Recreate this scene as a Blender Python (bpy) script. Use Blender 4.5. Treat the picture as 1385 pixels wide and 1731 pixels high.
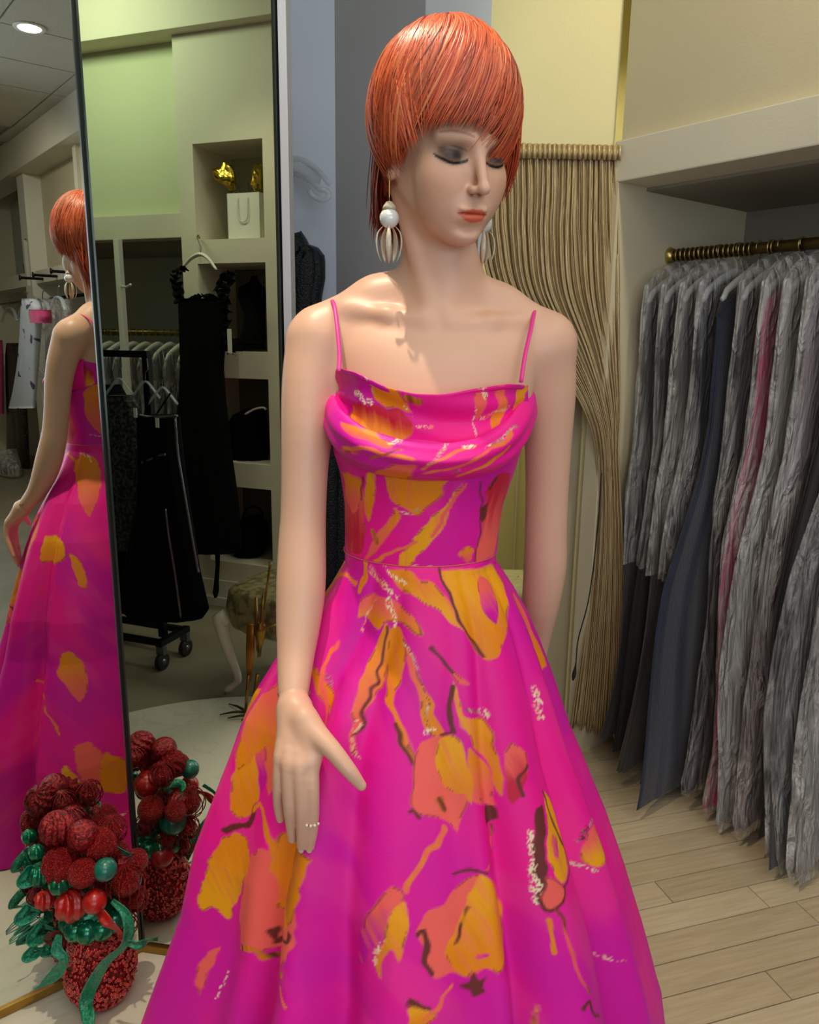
import bpy, bmesh, math, random
import numpy as np
from mathutils import Vector, Matrix
random.seed(7); RNG=np.random.default_rng(7)
for o in list(bpy.data.objects): bpy.data.objects.remove(o)
SC=bpy.context.scene; COL=SC.collection
# ---------------------------------------------------------------- camera
FPX=1300.0; PITCH=math.atan(290/1300.0); ROLL=.0144; CAMZ=1.4
_F=np.array([0,math.cos(PITCH),-math.sin(PITCH)]); _R0=np.array([1.,0,0]); _U0=np.array([0,math.sin(PITCH),math.cos(PITCH)])
_R=_R0*math.cos(ROLL)+_U0*math.sin(ROLL); _U=-_R0*math.sin(ROLL)+_U0*math.cos(ROLL)
def ray(px,py): return _F+_R*((px-692.5)/FPX)+_U*((865.5-py)/FPX)
def at(px,py,Y):
    d=ray(px,py); t=Y/d[1]; return np.array([d[0]*t,Y,CAMZ+d[2]*t])
def proj(P):
    P=np.atleast_2d(P)-np.array([0,0,CAMZ]); f=P@_F
    return np.stack([692.5+FPX*(P@_R)/f,865.5-FPX*(P@_U)/f],1)
def floorpt(px,py,z=0):
    d=ray(px,py); t=(z-CAMZ)/d[2]; return np.array([d[0]*t,d[1]*t,z])
def onplane(px,py,p0,n):
    d=ray(px,py); n=np.array([n[0],n[1],0]); p0=np.array([p0[0],p0[1],CAMZ]); t=((p0-np.array([0,0,CAMZ]))@n)/(d@n)
    return np.array([0,0,CAMZ])+d*t

cd=bpy.data.cameras.new('camera'); cam=bpy.data.objects.new('camera',cd); COL.objects.link(cam)
cd.sensor_fit='HORIZONTAL'; cd.sensor_width=36; cd.lens=36*FPX/1385; cd.clip_start=.02
cam.matrix_world=Matrix(((_R[0],_U[0],-_F[0],0),(_R[1],_U[1],-_F[1],0),(_R[2],_U[2],-_F[2],CAMZ),(0,0,0,1)))
SC.camera=cam
# ---------------------------------------------------------------- world, lamps, exposure
wd=bpy.data.worlds.new('world'); SC.world=wd; wd.use_nodes=True
wd.node_tree.nodes['Background'].inputs[0].default_value=(.80,.88,1,1); wd.node_tree.nodes['Background'].inputs[1].default_value=.12
SC.view_settings.view_transform='Standard'; SC.view_settings.look='None'; SC.view_settings.gamma=1; SC.view_settings.use_curve_mapping=False
SC.view_settings.exposure=0.12
SC.cycles.transparent_max_bounces=24; SC.cycles.max_bounces=10; SC.cycles.glossy_bounces=6
def lamp(kind,name,loc,target,power,color,size=.3,size_y=None,spot=60,blend=.5):
    l=bpy.data.lights.new(name,kind); l.energy=power; l.color=color
    if kind=='AREA':
        l.size=size
        if size_y: l.shape='RECTANGLE'; l.size_y=size_y
    else: l.shadow_soft_size=size
    if kind=='SPOT': l.spot_size=math.radians(spot); l.spot_blend=blend
    o=bpy.data.objects.new(name,l); COL.objects.link(o); o.location=loc
    o.rotation_euler=(Vector(target)-Vector(loc)).to_track_quat('-Z','Y').to_euler(); return o
WARM=(1,.86,.66); COOL=(.72,.84,1)
lamp('AREA','ceiling_panel_light',(.3,-.4,3.05),(.3,-.4,0),28,(1,.95,.86),2.2,1.6)
lamp('AREA','ceiling_panel_light',(1.6,1.2,3.05),(1.6,1.2,0),14,(1,.93,.80),1.2,1.2)
lamp('AREA','window_fill_light',(1.9,-2.6,1.7),(.1,1.1,1.3),30,COOL,2.0,1.8)
lamp('AREA','window_fill_light',(.2,-3.2,1.9),(-.3,1.8,1.5),32,(.80,.88,1),3.2,2.2)  # second cool lamp, added to brighten the dark column and slate wall
lamp('SPOT','downlight',(-.40,1.10,3.06),(-.03,1.04,1.2),112,WARM,.02,spot=52,blend=.5)
lamp('SPOT','downlight',(2.3,-1.9,3.05),(4.0,-2.3,1.3),70,(1,.93,.82),.1,spot=110,blend=.8)  # unseen spot added to brighten the far wall shown in the left leaf
lamp('SPOT','downlight',(1.0,1.5,3.06),(.75,2.6,2.0),45,(1,.9,.62),.06,spot=75,blend=.8)
lamp('SPOT','downlight',(-1.45,.05,3.06),(-1.5,-.66,1.4),22,(1,.9,.6),.05,spot=60,blend=.8)
lamp('AREA','dressing_room_light',(.35,3.35,2.6),(.35,3.3,0),9,(1,.95,.68),.6,.6)
lamp('AREA','alcove_light',(-2.35,.1,3.0),(-2.5,-.7,2.35),9,(.86,1,.66),.6,.25)
# ---------------------------------------------------------------- materials
def lin(c):
    if isinstance(c,str): c=tuple(int(c[i:i+2],16)/255 for i in (0,2,4))
    return tuple((x/12.92 if x<=.04045 else ((x+.055)/1.055)**2.4) for x in c)
def material(name,color='808080',rough=.5,metal=0,color2=None,scale=20,detail=4,stretch=(1,1,1),bump=0,bscale=None,spec=.5,coat=0,alpha=None,trans=0,attr=None,emit=None,estr=0,sheen=0,ramp=(.35,.65),bdist=.01):
    m=bpy.data.materials.new(name); m.use_nodes=True; nt=m.node_tree; N=nt.nodes; L=nt.links; b=N['Principled BSDF']
    b.inputs['Roughness'].default_value=rough; b.inputs['Metallic'].default_value=metal; b.inputs['Specular IOR Level'].default_value=spec
    b.inputs['Coat Weight'].default_value=coat; b.inputs['Transmission Weight'].default_value=trans; b.inputs['Sheen Weight'].default_value=sheen
    if alpha is not None: b.inputs['Alpha'].default_value=alpha
    c1=lin(color)+(1,); b.inputs['Base Color'].default_value=c1
    if emit: b.inputs['Emission Color'].default_value=lin(emit)+(1,); b.inputs['Emission Strength'].default_value=estr
    tc=N.new('ShaderNodeTexCoord'); mp=N.new('ShaderNodeMapping'); mp.inputs['Scale'].default_value=stretch; L.new(tc.outputs['Object'],mp.inputs[0])
    if attr:
        a=N.new('ShaderNodeAttribute'); a.attribute_name=attr; L.new(a.outputs['Color'],b.inputs['Base Color'])
    elif color2:
        n=N.new('ShaderNodeTexNoise'); n.inputs['Scale'].default_value=scale; n.inputs['Detail'].default_value=detail; L.new(mp.outputs[0],n.inputs[0])
        r=N.new('ShaderNodeValToRGB'); r.color_ramp.elements[0].position=ramp[0]; r.color_ramp.elements[1].position=ramp[1]
        r.color_ramp.elements[0].color=c1; r.color_ramp.elements[1].color=lin(color2)+(1,); L.new(n.outputs[0],r.inputs[0]); L.new(r.outputs[0],b.inputs['Base Color'])
    if bump:
        n=N.new('ShaderNodeTexNoise'); n.inputs['Scale'].default_value=bscale or scale; n.inputs['Detail'].default_value=5; L.new(mp.outputs[0],n.inputs[0])
        bp=N.new('ShaderNodeBump'); bp.inputs['Strength'].default_value=bump; bp.inputs['Distance'].default_value=bdist; L.new(n.outputs[0],bp.inputs['Height']); L.new(bp.outputs[0],b.inputs['Normal'])
    return m
MT={}
def M(name,*a,**k):
    if name not in MT: MT[name]=material(name,*a,**k)
    return MT[name]
# ---------------------------------------------------------------- mesh helpers: a shape is (verts Nx3, list of faces)
def tag(o,label=None,cat=None,group=None,kind=None):
    if label: o['label']=label
    if cat: o['category']=cat
    if group: o['group']=group
    if kind: o['kind']=kind
    return o
def root(name,loc,label,cat,group=None,kind=None):
    o=bpy.data.objects.new(name,None); COL.objects.link(o); o.location=loc; o.empty_display_size=.05
    return tag(o,label,cat,group,kind)
def wloc(o):
    p=Vector((0,0,0))
    while o: p+=o.location; o=o.parent
    return np.array(p)
def obj(name,shape,mat,parent=None,smooth=True,origin=None,color=None,label=None):
    V,Fc=shape; V=np.asarray(V,float).reshape(-1,3)
    if origin is None: origin=wloc(parent) if parent else np.array([(V[:,0].min()+V[:,0].max())/2,(V[:,1].min()+V[:,1].max())/2,V[:,2].min()])
    origin=np.asarray(origin,float)
    me=bpy.data.meshes.new(name)
    if isinstance(Fc,np.ndarray):
        n=Fc.shape[1]; me.vertices.add(len(V)); me.vertices.foreach_set('co',(V-origin).astype(np.float32).ravel())
        me.loops.add(Fc.size); me.loops.foreach_set('vertex_index',Fc.astype(np.int32).ravel())
        me.polygons.add(len(Fc)); me.polygons.foreach_set('loop_start',np.arange(0,Fc.size,n,dtype=np.int32)); me.update(calc_edges=True); me.validate()
    else: me.from_pydata((V-origin).tolist(),[],Fc); me.update()
    if smooth: me.polygons.foreach_set('use_smooth',np.ones(len(me.polygons),bool))
    if color is not None:
        a=me.color_attributes.new('print','FLOAT_COLOR','POINT'); c=np.ones((len(V),4),np.float32); c[:,:3]=color; a.data.foreach_set('color',c.ravel())
    me.materials.append(mat)
    o=bpy.data.objects.new(name,me); COL.objects.link(o)
    o.location=origin-(wloc(parent) if parent else 0)
    if parent: o.parent=parent
    if label: o['label']=label
    return o
def inst(src,name,loc,parent=None,rotz=0):
    o=src.copy(); o.name=name; COL.objects.link(o); o.parent=parent; o.location=np.asarray(loc)-(wloc(parent) if parent else 0); o.rotation_euler=(0,0,rotz); return o
def join(*S):
    V=[];Fc=[];n=0
    for v,f in S:
        v=np.asarray(v).reshape(-1,3); V.append(v); f=f.tolist() if isinstance(f,np.ndarray) else f
        Fc+=[tuple(i+n for i in q) for q in f]; n+=len(v)
    return np.concatenate(V),Fc
def box(x0,x1,y0,y1,z0,z1,bev=0):
    bm=bmesh.new(); bmesh.ops.create_cube(bm,size=1)
    for v in bm.verts: v.co=Vector(((x0+x1)/2+v.co.x*(x1-x0),(y0+y1)/2+v.co.y*(y1-y0),(z0+z1)/2+v.co.z*(z1-z0)))
    if bev: bmesh.ops.bevel(bm,geom=bm.edges[:],offset=bev,segments=2,affect='EDGES',profile=.7)
    bm.verts.ensure_lookup_table(); V=np.array([v.co[:] for v in bm.verts]); Fc=[tuple(v.index for v in f.verts) for f in bm.faces]; bm.free(); return V,Fc
def frame(V,o,e):   # local (u,v,z) -> room: u along e, v along its left normal... given as 2D unit vectors
    V=np.asarray(V); o=np.asarray(o,float); e=np.asarray(e,float); m=np.array([-e[1],e[0]])
    return np.c_[V[:,0:1]*e[0]+V[:,1:2]*m[0]+o[0],V[:,0:1]*e[1]+V[:,1:2]*m[1]+o[1],V[:,2]]
def xf(S,o,e): return frame(S[0],o,e),S[1]
def rotz(S,a,c=(0,0,0)):
    V=np.asarray(S[0])-c; ca,sa=math.cos(a),math.sin(a); return np.c_[V[:,0]*ca-V[:,1]*sa,V[:,0]*sa+V[:,1]*ca,V[:,2]]+c,S[1]
def mv(S,d): return np.asarray(S[0])+np.asarray(d),S[1]
def sweep(P,r,n=8,cap=True,flat=1.0,up=(0,0,1)):
    P=np.asarray(P,float); m=len(P); r=np.broadcast_to(np.asarray(r,float),(m,))
    T=np.gradient(P,axis=0); T/=np.linalg.norm(T,axis=1,keepdims=True)+1e-12
    up=np.array(up,float); 
    if abs(T[0]@up)>.9: up=np.array([1.,0,0]) if abs(T[0][0])<.9 else np.array([0,1.,0])
    A=np.cross(T[0],up); A/=np.linalg.norm(A); V=[]
    for i in range(m):
        A=A-T[i]*(A@T[i]); A/=np.linalg.norm(A)+1e-12; B=np.cross(T[i],A)
        a=np.linspace(0,2*np.pi,n,endpoint=False)
        V.append(P[i]+r[i]*(np.cos(a)[:,None]*A+np.sin(a)[:,None]*B*flat))
    V=np.concatenate(V); Fc=[(i*n+j,i*n+(j+1)%n,(i+1)*n+(j+1)%n,(i+1)*n+j) for i in range(m-1) for j in range(n)]
    if cap: Fc+=[tuple(range(n))[::-1],tuple((m-1)*n+j for j in range(n))]
    return V,Fc
def lathe(prof,c=(0,0,0),n=24,sx=1,sy=1):
    prof=np.asarray(prof,float); a=np.linspace(0,2*np.pi,n,endpoint=False); V=[]
    for r,z in prof: V.append(np.c_[r*np.cos(a)*sx,r*np.sin(a)*sy,np.full(n,z)])
    V=np.concatenate(V)+c; m=len(prof)
    Fc=[(i*n+j,i*n+(j+1)%n,(i+1)*n+(j+1)%n,(i+1)*n+j) for i in range(m-1) for j in range(n)]+[tuple(range(n))[::-1],tuple((m-1)*n+j for j in range(n))]
    return V,Fc
def sphere(c,r,n=20,m=12,sc=(1,1,1)):
    t=np.linspace(0,np.pi,m+1); p=[(max(math.sin(x),1e-3),-math.cos(x)) for x in t]; V,Fc=lathe(p,n=n); return V*r*np.array(sc)+c,Fc
def gridf(nv,nu,wrap=False,off=0):
    i,j=np.meshgrid(np.arange(nv-1),np.arange(nu if wrap else nu-1),indexing='ij'); j2=(j+1)%nu
    return np.stack([i*nu+j,i*nu+j2,(i+1)*nu+j2,(i+1)*nu+j],-1).reshape(-1,4)+off
def thick(P,t,wrap=False):   # solid sheet from a grid of points
    nv,nu=P.shape[:2]; dv=np.gradient(P,axis=0); du=np.gradient(P,axis=1); N=np.cross(du,dv); N/=np.linalg.norm(N,axis=-1,keepdims=True)+1e-12
    V=np.concatenate([P.reshape(-1,3),(P-N*t).reshape(-1,3)]); n=nv*nu; f=gridf(nv,nu,wrap); g=f[:,::-1]+n
    e=[]
    for a in (0,nv-1):
        for j in range(nu if wrap else nu-1): k=a*nu+j; k2=a*nu+(j+1)%nu; e.append((k2,k,k+n,k2+n) if a==0 else (k,k2,k2+n,k+n))
    if not wrap:
        for b in (0,nu-1):
            for i in range(nv-1): k=i*nu+b; k2=k+nu; e.append((k,k2,k2+n,k+n) if b==0 else (k2,k,k+n,k2+n))
    return V,np.concatenate([f,g,np.array(e)])
def prism(poly,t,o=(0,0,0),ax=((1,0,0),(0,0,1)),bev=0):  # outline in a plane given by two axes, extruded by t
    a,b=np.array(ax[0],float),np.array(ax[1],float); nrm=np.cross(a,b)
    P=np.array([np.array(o)+a*x+b*y for x,y in poly]); n=len(P)
    V=np.concatenate([P-nrm*t/2,P+nrm*t/2]); Fc=[tuple(range(n))[::-1],tuple(range(n,2*n))]+[(i,(i+1)%n,(i+1)%n+n,i+n) for i in range(n)]
    return V,Fc
def wob(x,s=0): return np.sin(x*1.7+s)+.6*np.sin(x*3.1+2*s+1)+.35*np.sin(x*6.3+s*3)
def seg(a,b,n=2): return np.linspace(np.array(a,float),np.array(b,float),n)
def bez(pts,n=24):
    P=np.array(pts,float); t=np.linspace(0,1,n); m=len(P)-1
    # Catmull-Rom through the points
    Q=np.concatenate([2*P[:1]-P[1:2],P,2*P[-1:]-P[-2:-1]]); out=[]
    for x in t*m:
        i=min(int(x),m-1); f=x-i; p0,p1,p2,p3=Q[i:i+4]
        out.append(.5*((2*p1)+(-p0+p2)*f+(2*p0-5*p1+4*p2-p3)*f*f+(-p0+3*p1-3*p2+p3)*f**3))
    return np.array(out)

# ================================================================ THE SETTING
# mirrors (they decide how far the parts of the room seen in them are built)
MJ=np.array([-.61,1.53]); MN1=np.array([.6225,-.7826]); MN2=np.array([-.1736,-.9848])
def mirhit(px,py,n,p0,pn):      # the room point a mirror shows, on a vertical plane
    d=ray(px,py); o=np.array([0,0,CAMZ]); N=np.r_[n,0]; t=((np.r_[MJ,0]-o)@N)/(d@N); h=o+d*t; r=d-2*(d@N)*N
    P=np.array([p0[0],p0[1],0.]); N=np.array([pn[0],pn[1],0.]); t=((P-h)@N)/(r@N); return h+r*t
paint=M('cream_paint','d6cfba',.6,color2='dad3be',scale=3,bump=.05,bscale=160)
paint2=M('tan_paint','c8bd9d',.6,color2='ccc1a2',scale=3,bump=.05,bscale=160)
yellow=M('pale_yellow_paint','d8cf9c',.6,color2='dcd3a2',scale=3,bump=.05,bscale=160)
greyp=M('blue_grey_paint','b3b6b8',.55,color2='b8bbbd',scale=3,bump=.05,bscale=160)
greyl=M('pale_blue_grey_paint','b0bccc',.55,color2='b4c0cf',scale=3,bump=.05,bscale=160)
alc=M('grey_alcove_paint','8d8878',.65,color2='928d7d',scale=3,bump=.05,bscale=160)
greenp=M('pale_green_paint','d0d4ae',.6,color2='d4d8b4',scale=2)
trimw=M('white_trim_paint','dcd8c8',.45,color2='e0dccd',scale=4)
def struct(name,shape,mat,**k): return tag(obj(name,shape,mat,smooth=False,**k),kind='structure')
# floor: plank base, single planks where they show, pale marble dais
pe=np.array([math.cos(math.radians(17)),math.sin(math.radians(17))])
fl=struct('floor',box(-5,6,-5,7,-.14,-.026),M('floor_base','7d745f',.5,color2='8a806a',scale=3,stretch=(.3,2,1)),origin=(0,0,-.14))
wood=[M('plank_wood%d'%i,c,.38,color2=d,scale=9,stretch=(.6,9,1),bump=.12,bscale=14) for i,(c,d) in enumerate((('b3a183','c2b193'),('ad9b7d','bbaa8c'),('b8a789','c6b698'),('a89779','b6a587')))]
PW=.083
for mi in range(4): M('x%d'%mi) if 0 else None
protos={}
pn_=0
for r_ in range(-16,34):
    u=-2.2+((r_*37)%10)*.11
    while u<3.4:
        L=(1.0,1.15,.9,1.3)[(r_*3+int(u*7))%4]
        c=np.array([.9,1.5])+pe*(u+L/2)*1.0+np.array([-pe[1],pe[0]])*(r_*PW-.6)
        q=proj(np.array([c[0],c[1],0]))[0]; ok=False
        for uu in np.linspace(0,L,5):
            e=np.array([.9,1.5])+pe*(u+uu)+np.array([-pe[1],pe[0]])*(r_*PW-.6)
            if e[1]>.35 and e[0]>-.1 and e[1]<3.0:
                q=proj(np.array([e[0],e[1],0]))[0]
                if 520<q[0]<1850 and 1150<q[1]<2050: ok=True
        if ok and pn_<290:
            key=(L,(r_+int(u*5))%4)
            if key not in protos:
                S=box(-L/2+.0012,L/2-.0012,-PW/2+.0011,PW/2-.0011,-.018,0,.0012); p=obj('plank',S,wood[key[1]],fl,smooth=False,origin=(0,0,0)); protos[key]=p
                p.location=np.r_[c,-.008]-wloc(fl); p.rotation_euler=(0,0,math.radians(17))
            else: inst(protos[key],'plank',np.r_[c,-.008],fl,math.radians(17))
            pn_+=1
        u+=L
marble=M('dais_marble','c8c2ae',.3,color2='d2cdbb',scale=2.2,ramp=(.3,.7),bump=.02)
nt=marble.node_tree; n=nt.nodes.new('ShaderNodeTexNoise'); n.inputs['Scale'].default_value=3.5; n.inputs['Distortion'].default_value=2.5; n.inputs['Detail'].default_value=8
r=nt.nodes.new('ShaderNodeValToRGB'); r.color_ramp.elements[0].position=.47; r.color_ramp.elements[0].color=(1,1,1,1); r.color_ramp.elements[1].position=.53; r.color_ramp.elements[1].color=(1,1,1,1); e_=r.color_ramp.elements.new(.5); e_.color=(.62,.62,.64,1)
mx=nt.nodes.new('ShaderNodeMixRGB'); mx.blend_type='MULTIPLY'; mx.inputs[0].default_value=.28; bs=nt.nodes['Principled BSDF']; old=bs.inputs['Base Color'].links[0].from_socket
nt.links.new(old,mx.inputs[1]); nt.links.new(n.outputs[0],r.inputs[0]); nt.links.new(r.outputs[0],mx.inputs[2]); nt.links.new(mx.outputs[0],bs.inputs['Base Color'])
V,Fc=lathe([(.868,-.028),(.88,-.02),(.88,-.006),(.876,-.001),(.868,0),(.01,0)],(-.72,1.1,0),96)
tag(obj('dais',(V,Fc),marble,smooth=False),'round pale marble display platform under the mirror and pink gown','platform')
# ceiling
struct('ceiling',box(-5,6,-5,7,3.13,3.2),M('ceiling_base','a8a598',.7))
ce=bpy.data.objects['ceiling']; tile=M('ceiling_tile','bfb9a8',.8,color2='c6c0b0',scale=60,bump=.35,bscale=220)
CE=(.8,-.6); cr=M('ceiling_bar','b4ae9e',.5); p0=None
# tile field turned with the right hand wall
Ae=np.array([.61,-.7925]); Am=np.array([.7925,.61]); A0=np.array([.608,2.453])
n_=0
for i in range(-1,15):
    for j in range(-9,1):
        c=A0+Ae*(i*.6+.3)+Am*(j*.6+.1)
        if not(-2.6<c[1]<2.3 and -2.2<c[0]<5.5): continue
        S=box(-.294,.294,-.294,.294,-.012,.012,.004)
        if p0 is None: p0=obj('ceiling_tile',S,tile,ce,smooth=False,origin=(0,0,0)); p0.location=np.r_[c,3.116]-wloc(ce); p0.rotation_euler=(0,0,math.atan2(Ae[1],Ae[0]))
        else: inst(p0,'ceiling_tile',np.r_[c,3.116],ce,math.atan2(Ae[1],Ae[0]))
        n_+=1
def downlight(x,y,z=3.1,lab='round recessed downlight in the tiled ceiling'):
    d=root('downlight',(x,y,z),lab,'ceiling light')
    obj('trim_ring',lathe([(.062,-.003),(.085,-.005),(.088,0),(.085,.004),(.062,.003)],(x,y,z),32),M('white_metal','e8e4d8',.4),d)
    obj('lamp_face',lathe([(.001,-.009),(.058,-.007),(.062,-.004),(.062,.002),(.001,.002)],(x,y,z),32),M('lamp_glow','ffffff',.5,emit='fff4e0',estr=9),d)
downlight(2.266,-.761)
# right hand wall: fascia over hanging alcoves, partition pillars. local u along Ae, v into the wall
def RW(name,u0,u1,v0,v1,z0,z1,mat,bev=0): 
    V,Fc=box(u0,u1,v0,v1,z0,z1,bev); W=np.c_[A0[0]+V[:,0]*Ae[0]+V[:,1]*Am[0],A0[1]+V[:,0]*Ae[1]+V[:,1]*Am[1],V[:,2]]
    return struct(name,(W,Fc),mat)
RW('wall_right',-.02,5.0,.03,.14,1.985,2.84,paint2)
RW('trim_1',-.02,6.45,0,.16,1.87,1.985,paint,.004)                       # fascia
RW('trim_2',-.03,9,-.10,.15,2.84,3.125,paint,.004)                       # beam under the ceiling
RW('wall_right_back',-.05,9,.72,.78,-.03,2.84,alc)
RW('wall_right_end',-.06,0.0,0,.72,-.03,1.87,paint2)
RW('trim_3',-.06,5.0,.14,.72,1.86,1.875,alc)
RW('wall_right_pillar',3.55,3.75,.0,.72,-.03,1.87,paint)
RW('wall_right_pillar',6.47,6.70,-.03,.72,-.03,1.86,trimw); RW('wall_right_pillar',6.47,6.70,-.03,.72,2.28,2.84,trimw); RW('wall_right_pillar',6.64,6.70,-.03,.72,1.86,2.28,trimw); RW('wall_right_pillar',6.47,6.52,-.03,.72,1.86,2.28,trimw)
RW('wall_right_upper',5.08,6.47,.12,.18,1.985,2.84,paint2); RW('trim_4',5.0,5.08,0,.18,1.985,2.84,paint)
RW('wall_right_upper',6.7,9,.3,.36,1.985,2.84,greyp); RW('trim_5',6.7,9,0,.2,1.86,1.985,trimw)
RW('trim_6',6.52,6.64,.2,.72,1.86,1.87,trimw)
# back wall above and beside the dressing room doorway
by=2.53
xr=float(A0[0]); 
struct('wall_back',join(box(.17,xr,by,by+.12,1.92,3.13),box(.565,xr+.02,by,by+.12,-.03,1.92)),yellow)
struct('trim_7',box(.44,.566,by+.02,by+.30,-.03,1.92),M('jamb_paint','9c9272',.6))
struct('baseboard_back',box(.50,xr,by-.014,by,-.03,.11,.003),trimw)
# dressing room
struct('wall_dressing_back',join(box(-.1,1.3,3.72,3.8,-.03,3.13)),yellow)
struct('wall_dressing_right',box(1.0,1.06,by+.30,3.72,-.03,3.13),yellow)
struct('wall_dressing_left',box(-.16,-.1,2.7,3.72,-.03,3.13),yellow)
struct('trim_8',join(box(.26,.275,3.705,3.72,.1,1.75),box(.52,.53,3.705,3.72,.1,1.75)),paint)
struct('baseboard_dressing',box(-.1,1.0,3.70,3.72,-.03,.10,.003),trimw)
struct('trim_9',box(.35,1.0,2.85,3.68,-.02,.015,.003),M('dressing_floor','b5ad92',.5))
# column behind the gown and grey wall left of it
c0=at(715,300,1.95); l0=at(562,300,2.2); r0=at(822,300,2.2)
cx,cy=c0[0],c0[1]
def vprism(pts,z0,z1):
    n=len(pts); V=np.array([(x,y,z) for z in (z0,z1) for x,y in pts]); return V,[tuple(range(n))[::-1],tuple(range(n,2*n))]+[(i,(i+1)%n,(i+1)%n+n,i+n) for i in range(n)]
struct('wall_column_left_face',vprism([(l0[0],l0[1]),(cx,cy),(cx+.001,cy+.25),(l0[0]+.05,l0[1]+.25)],-.03,3.13),greyp)
struct('wall_column_right_face',vprism([(cx,cy),(r0[0],r0[1]),(r0[0],2.62),(cx,2.62)],-.03,3.13),greyl)
g0=at(400,300,2.2); 
struct('wall_left_back',box(-1.6,l0[0]+.06,2.19,2.30,-.03,3.13),M('slate_blue_paint','c3d0df',.55,color2='c8d4e2',scale=3))
# wall behind the photographer: niches and alcove (seen in the right mirror leaf)
NY=-.656
def NW(name,x0,x1,v0,v1,z0,z1,mat,bev=0): return struct(name,box(x0,x1,NY-v1,NY-v0,z0,z1,bev),mat)
nx0,nx1=-1.905,-1.518
zs=[(1.873,2.315),(1.332,1.76),(.765,1.20),(.22,.637)]
S=[box(-1.995,nx0,NY-.36,NY,-.03,2.80),box(nx1,-.75,NY-.36,NY,-.03,2.80)]
edges=[2.80]+[z for a,b in zs for z in (b,a)]+[-.03]
for k in range(0,len(edges),2): S.append(box(nx0,nx1,NY-.36,NY,edges[k+1],edges[k]))
struct('wall_niches',join(*S),paint)
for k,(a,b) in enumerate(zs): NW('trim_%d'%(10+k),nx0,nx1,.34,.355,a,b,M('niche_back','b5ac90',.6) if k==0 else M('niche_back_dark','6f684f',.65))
NW('trim_14',-5,-.7,-.07,.1,2.80,3.125,paint,.004)
NW('trim_15',-5,-1.995,0,.2,1.888,2.005,paint,.004)
NW('wall_green',-5,-1.995,.07,.13,2.005,2.80,greenp)
NW('wall_alcove_back',-5,-1.9,.75,.82,-.03,1.9,M('pale_alcove_paint','c2c4b4',.65,color2='c6c8b8',scale=3))
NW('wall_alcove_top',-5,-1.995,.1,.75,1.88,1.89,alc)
NW('baseboard_niches',-1.995,-.75,-.016,0,-.03,.115,trimw,.004); NW('baseboard_niche_shoe',-1.995,-.75,-.03,-.016,-.03,.02,trimw,.003)
# outer shell
struct('wall_far_left',box(-5.05,-5,-5,7,-.03,3.13),paint); struct('wall_far_right',box(6,6.05,-5,7,-.03,3.13),paint)
struct('wall_far_back',box(-5,6,6.95,7,-.03,3.13),paint)
struct('wall_far_front_left',box(-5,-.75,-1.6,-1.52,-.03,3.13),paint)
struct('wall_far_front',box(-5,6,-5.05,-5,-.03,3.13),paint)
# ================================================================ MIRROR
glass=M('mirror_glass','dfe6df',.0,1.0)
edge=M('mirror_dark_edge','1c2420',.3,.3); brass=M('brass','b08d4a',.3,1.0,color2='9a7636',scale=12,bump=.05)
mr=root('folding_mirror',(MJ[0],MJ[1],0),'tall dark-edged folding floor mirror standing behind the pink gown','mirror')
e1=np.array([-.7826,-.6225]); e2=np.array([.9848,-.1736])
def leaf(e,n,L,k):
    def B(u0,u1,v0,v1,z0,z1,bev=0):
        V,Fc=box(u0,u1,v0,v1,z0,z1,bev); return np.c_[MJ[0]+V[:,0]*e[0]+V[:,1]*n[0],MJ[1]+V[:,0]*e[1]+V[:,1]*n[1],V[:,2]],Fc
    obj('glass_panel',B(.006,L-.006,-.006,0,.02,2.2),glass,mr,smooth=False)
    obj('backing_board',B(.002,L-.002,-.03,-.0065,.0,2.22),M('backing','2a2a28',.7),mr,smooth=False)
    for u in ((-.001,.006),(L-.006,L)): obj('side_frame',B(u[0],u[1],-.028,.004,.0,2.22,.001),edge,mr,smooth=False)
    obj('bottom_rail',B(0,L,-.02,.006,.002,.022,.002),brass,mr,smooth=False,label='brass bottom rail')
    obj('top_rail',B(0,L,-.02,.006,2.2,2.225,.002),edge,mr,smooth=False)
    return B
leaf(e1,MN1,.46,1); B=leaf(e2,MN2,.374,2)
obj('side_return',B(.3765,.392,-.030,-.004,0,2.22,.002),M('mirror_side','aeb4be',.5),mr,smooth=False,label='pale lilac-grey side board')

def px_curve(pts, n, smooth=True):
    # pts: (px,py,Y) -> n smooth points in the room
    P=np.array([at(*p) for p in pts]); d=np.r_[0,np.cumsum(np.linalg.norm(np.diff(P,axis=0),axis=1))]; d/=d[-1]
    t=np.linspace(0,1,n)
    Q=np.stack([np.interp(t,d,P[:,k]) for k in range(3)],1)
    if smooth:
        w=max(3,n//10)|1; k=np.hanning(w+2)[1:-1]; k/=k.sum()
        Z=np.concatenate([2*Q[0]-Q[1:w//2+1][::-1],Q,2*Q[-1]-Q[-w//2:-1][::-1]])
        Q2=np.stack([np.convolve(Z[:,c],k,'same') for c in range(3)],1)[w//2:w//2+n]
        Q2[0]=Q[0];Q2[-1]=Q[-1];Q=Q2
    return Q
WZ=at(711,957,1.0)[2]            # waist height
def _sil(l,Y):
    A=np.array([at(x,y,Y) for x,y in l]); return A[::-1,2],A[::-1,0]
SK_L=[(580,957),(555,1000),(520,1050),(478,1100),(446,1150),(415,1200),(394,1250),(375,1300),(357,1350),(340,1400),(322,1500),(287,1600),(252,1700),(243,1731)]
SK_R=[(842,957),(872,1005),(895,1050),(915,1100),(932,1150),(947,1200),(962,1250),(982,1300),(1000,1350),(1018,1400),(1048,1500),(1074,1600),(1096,1700),(1105,1731)]
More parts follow.
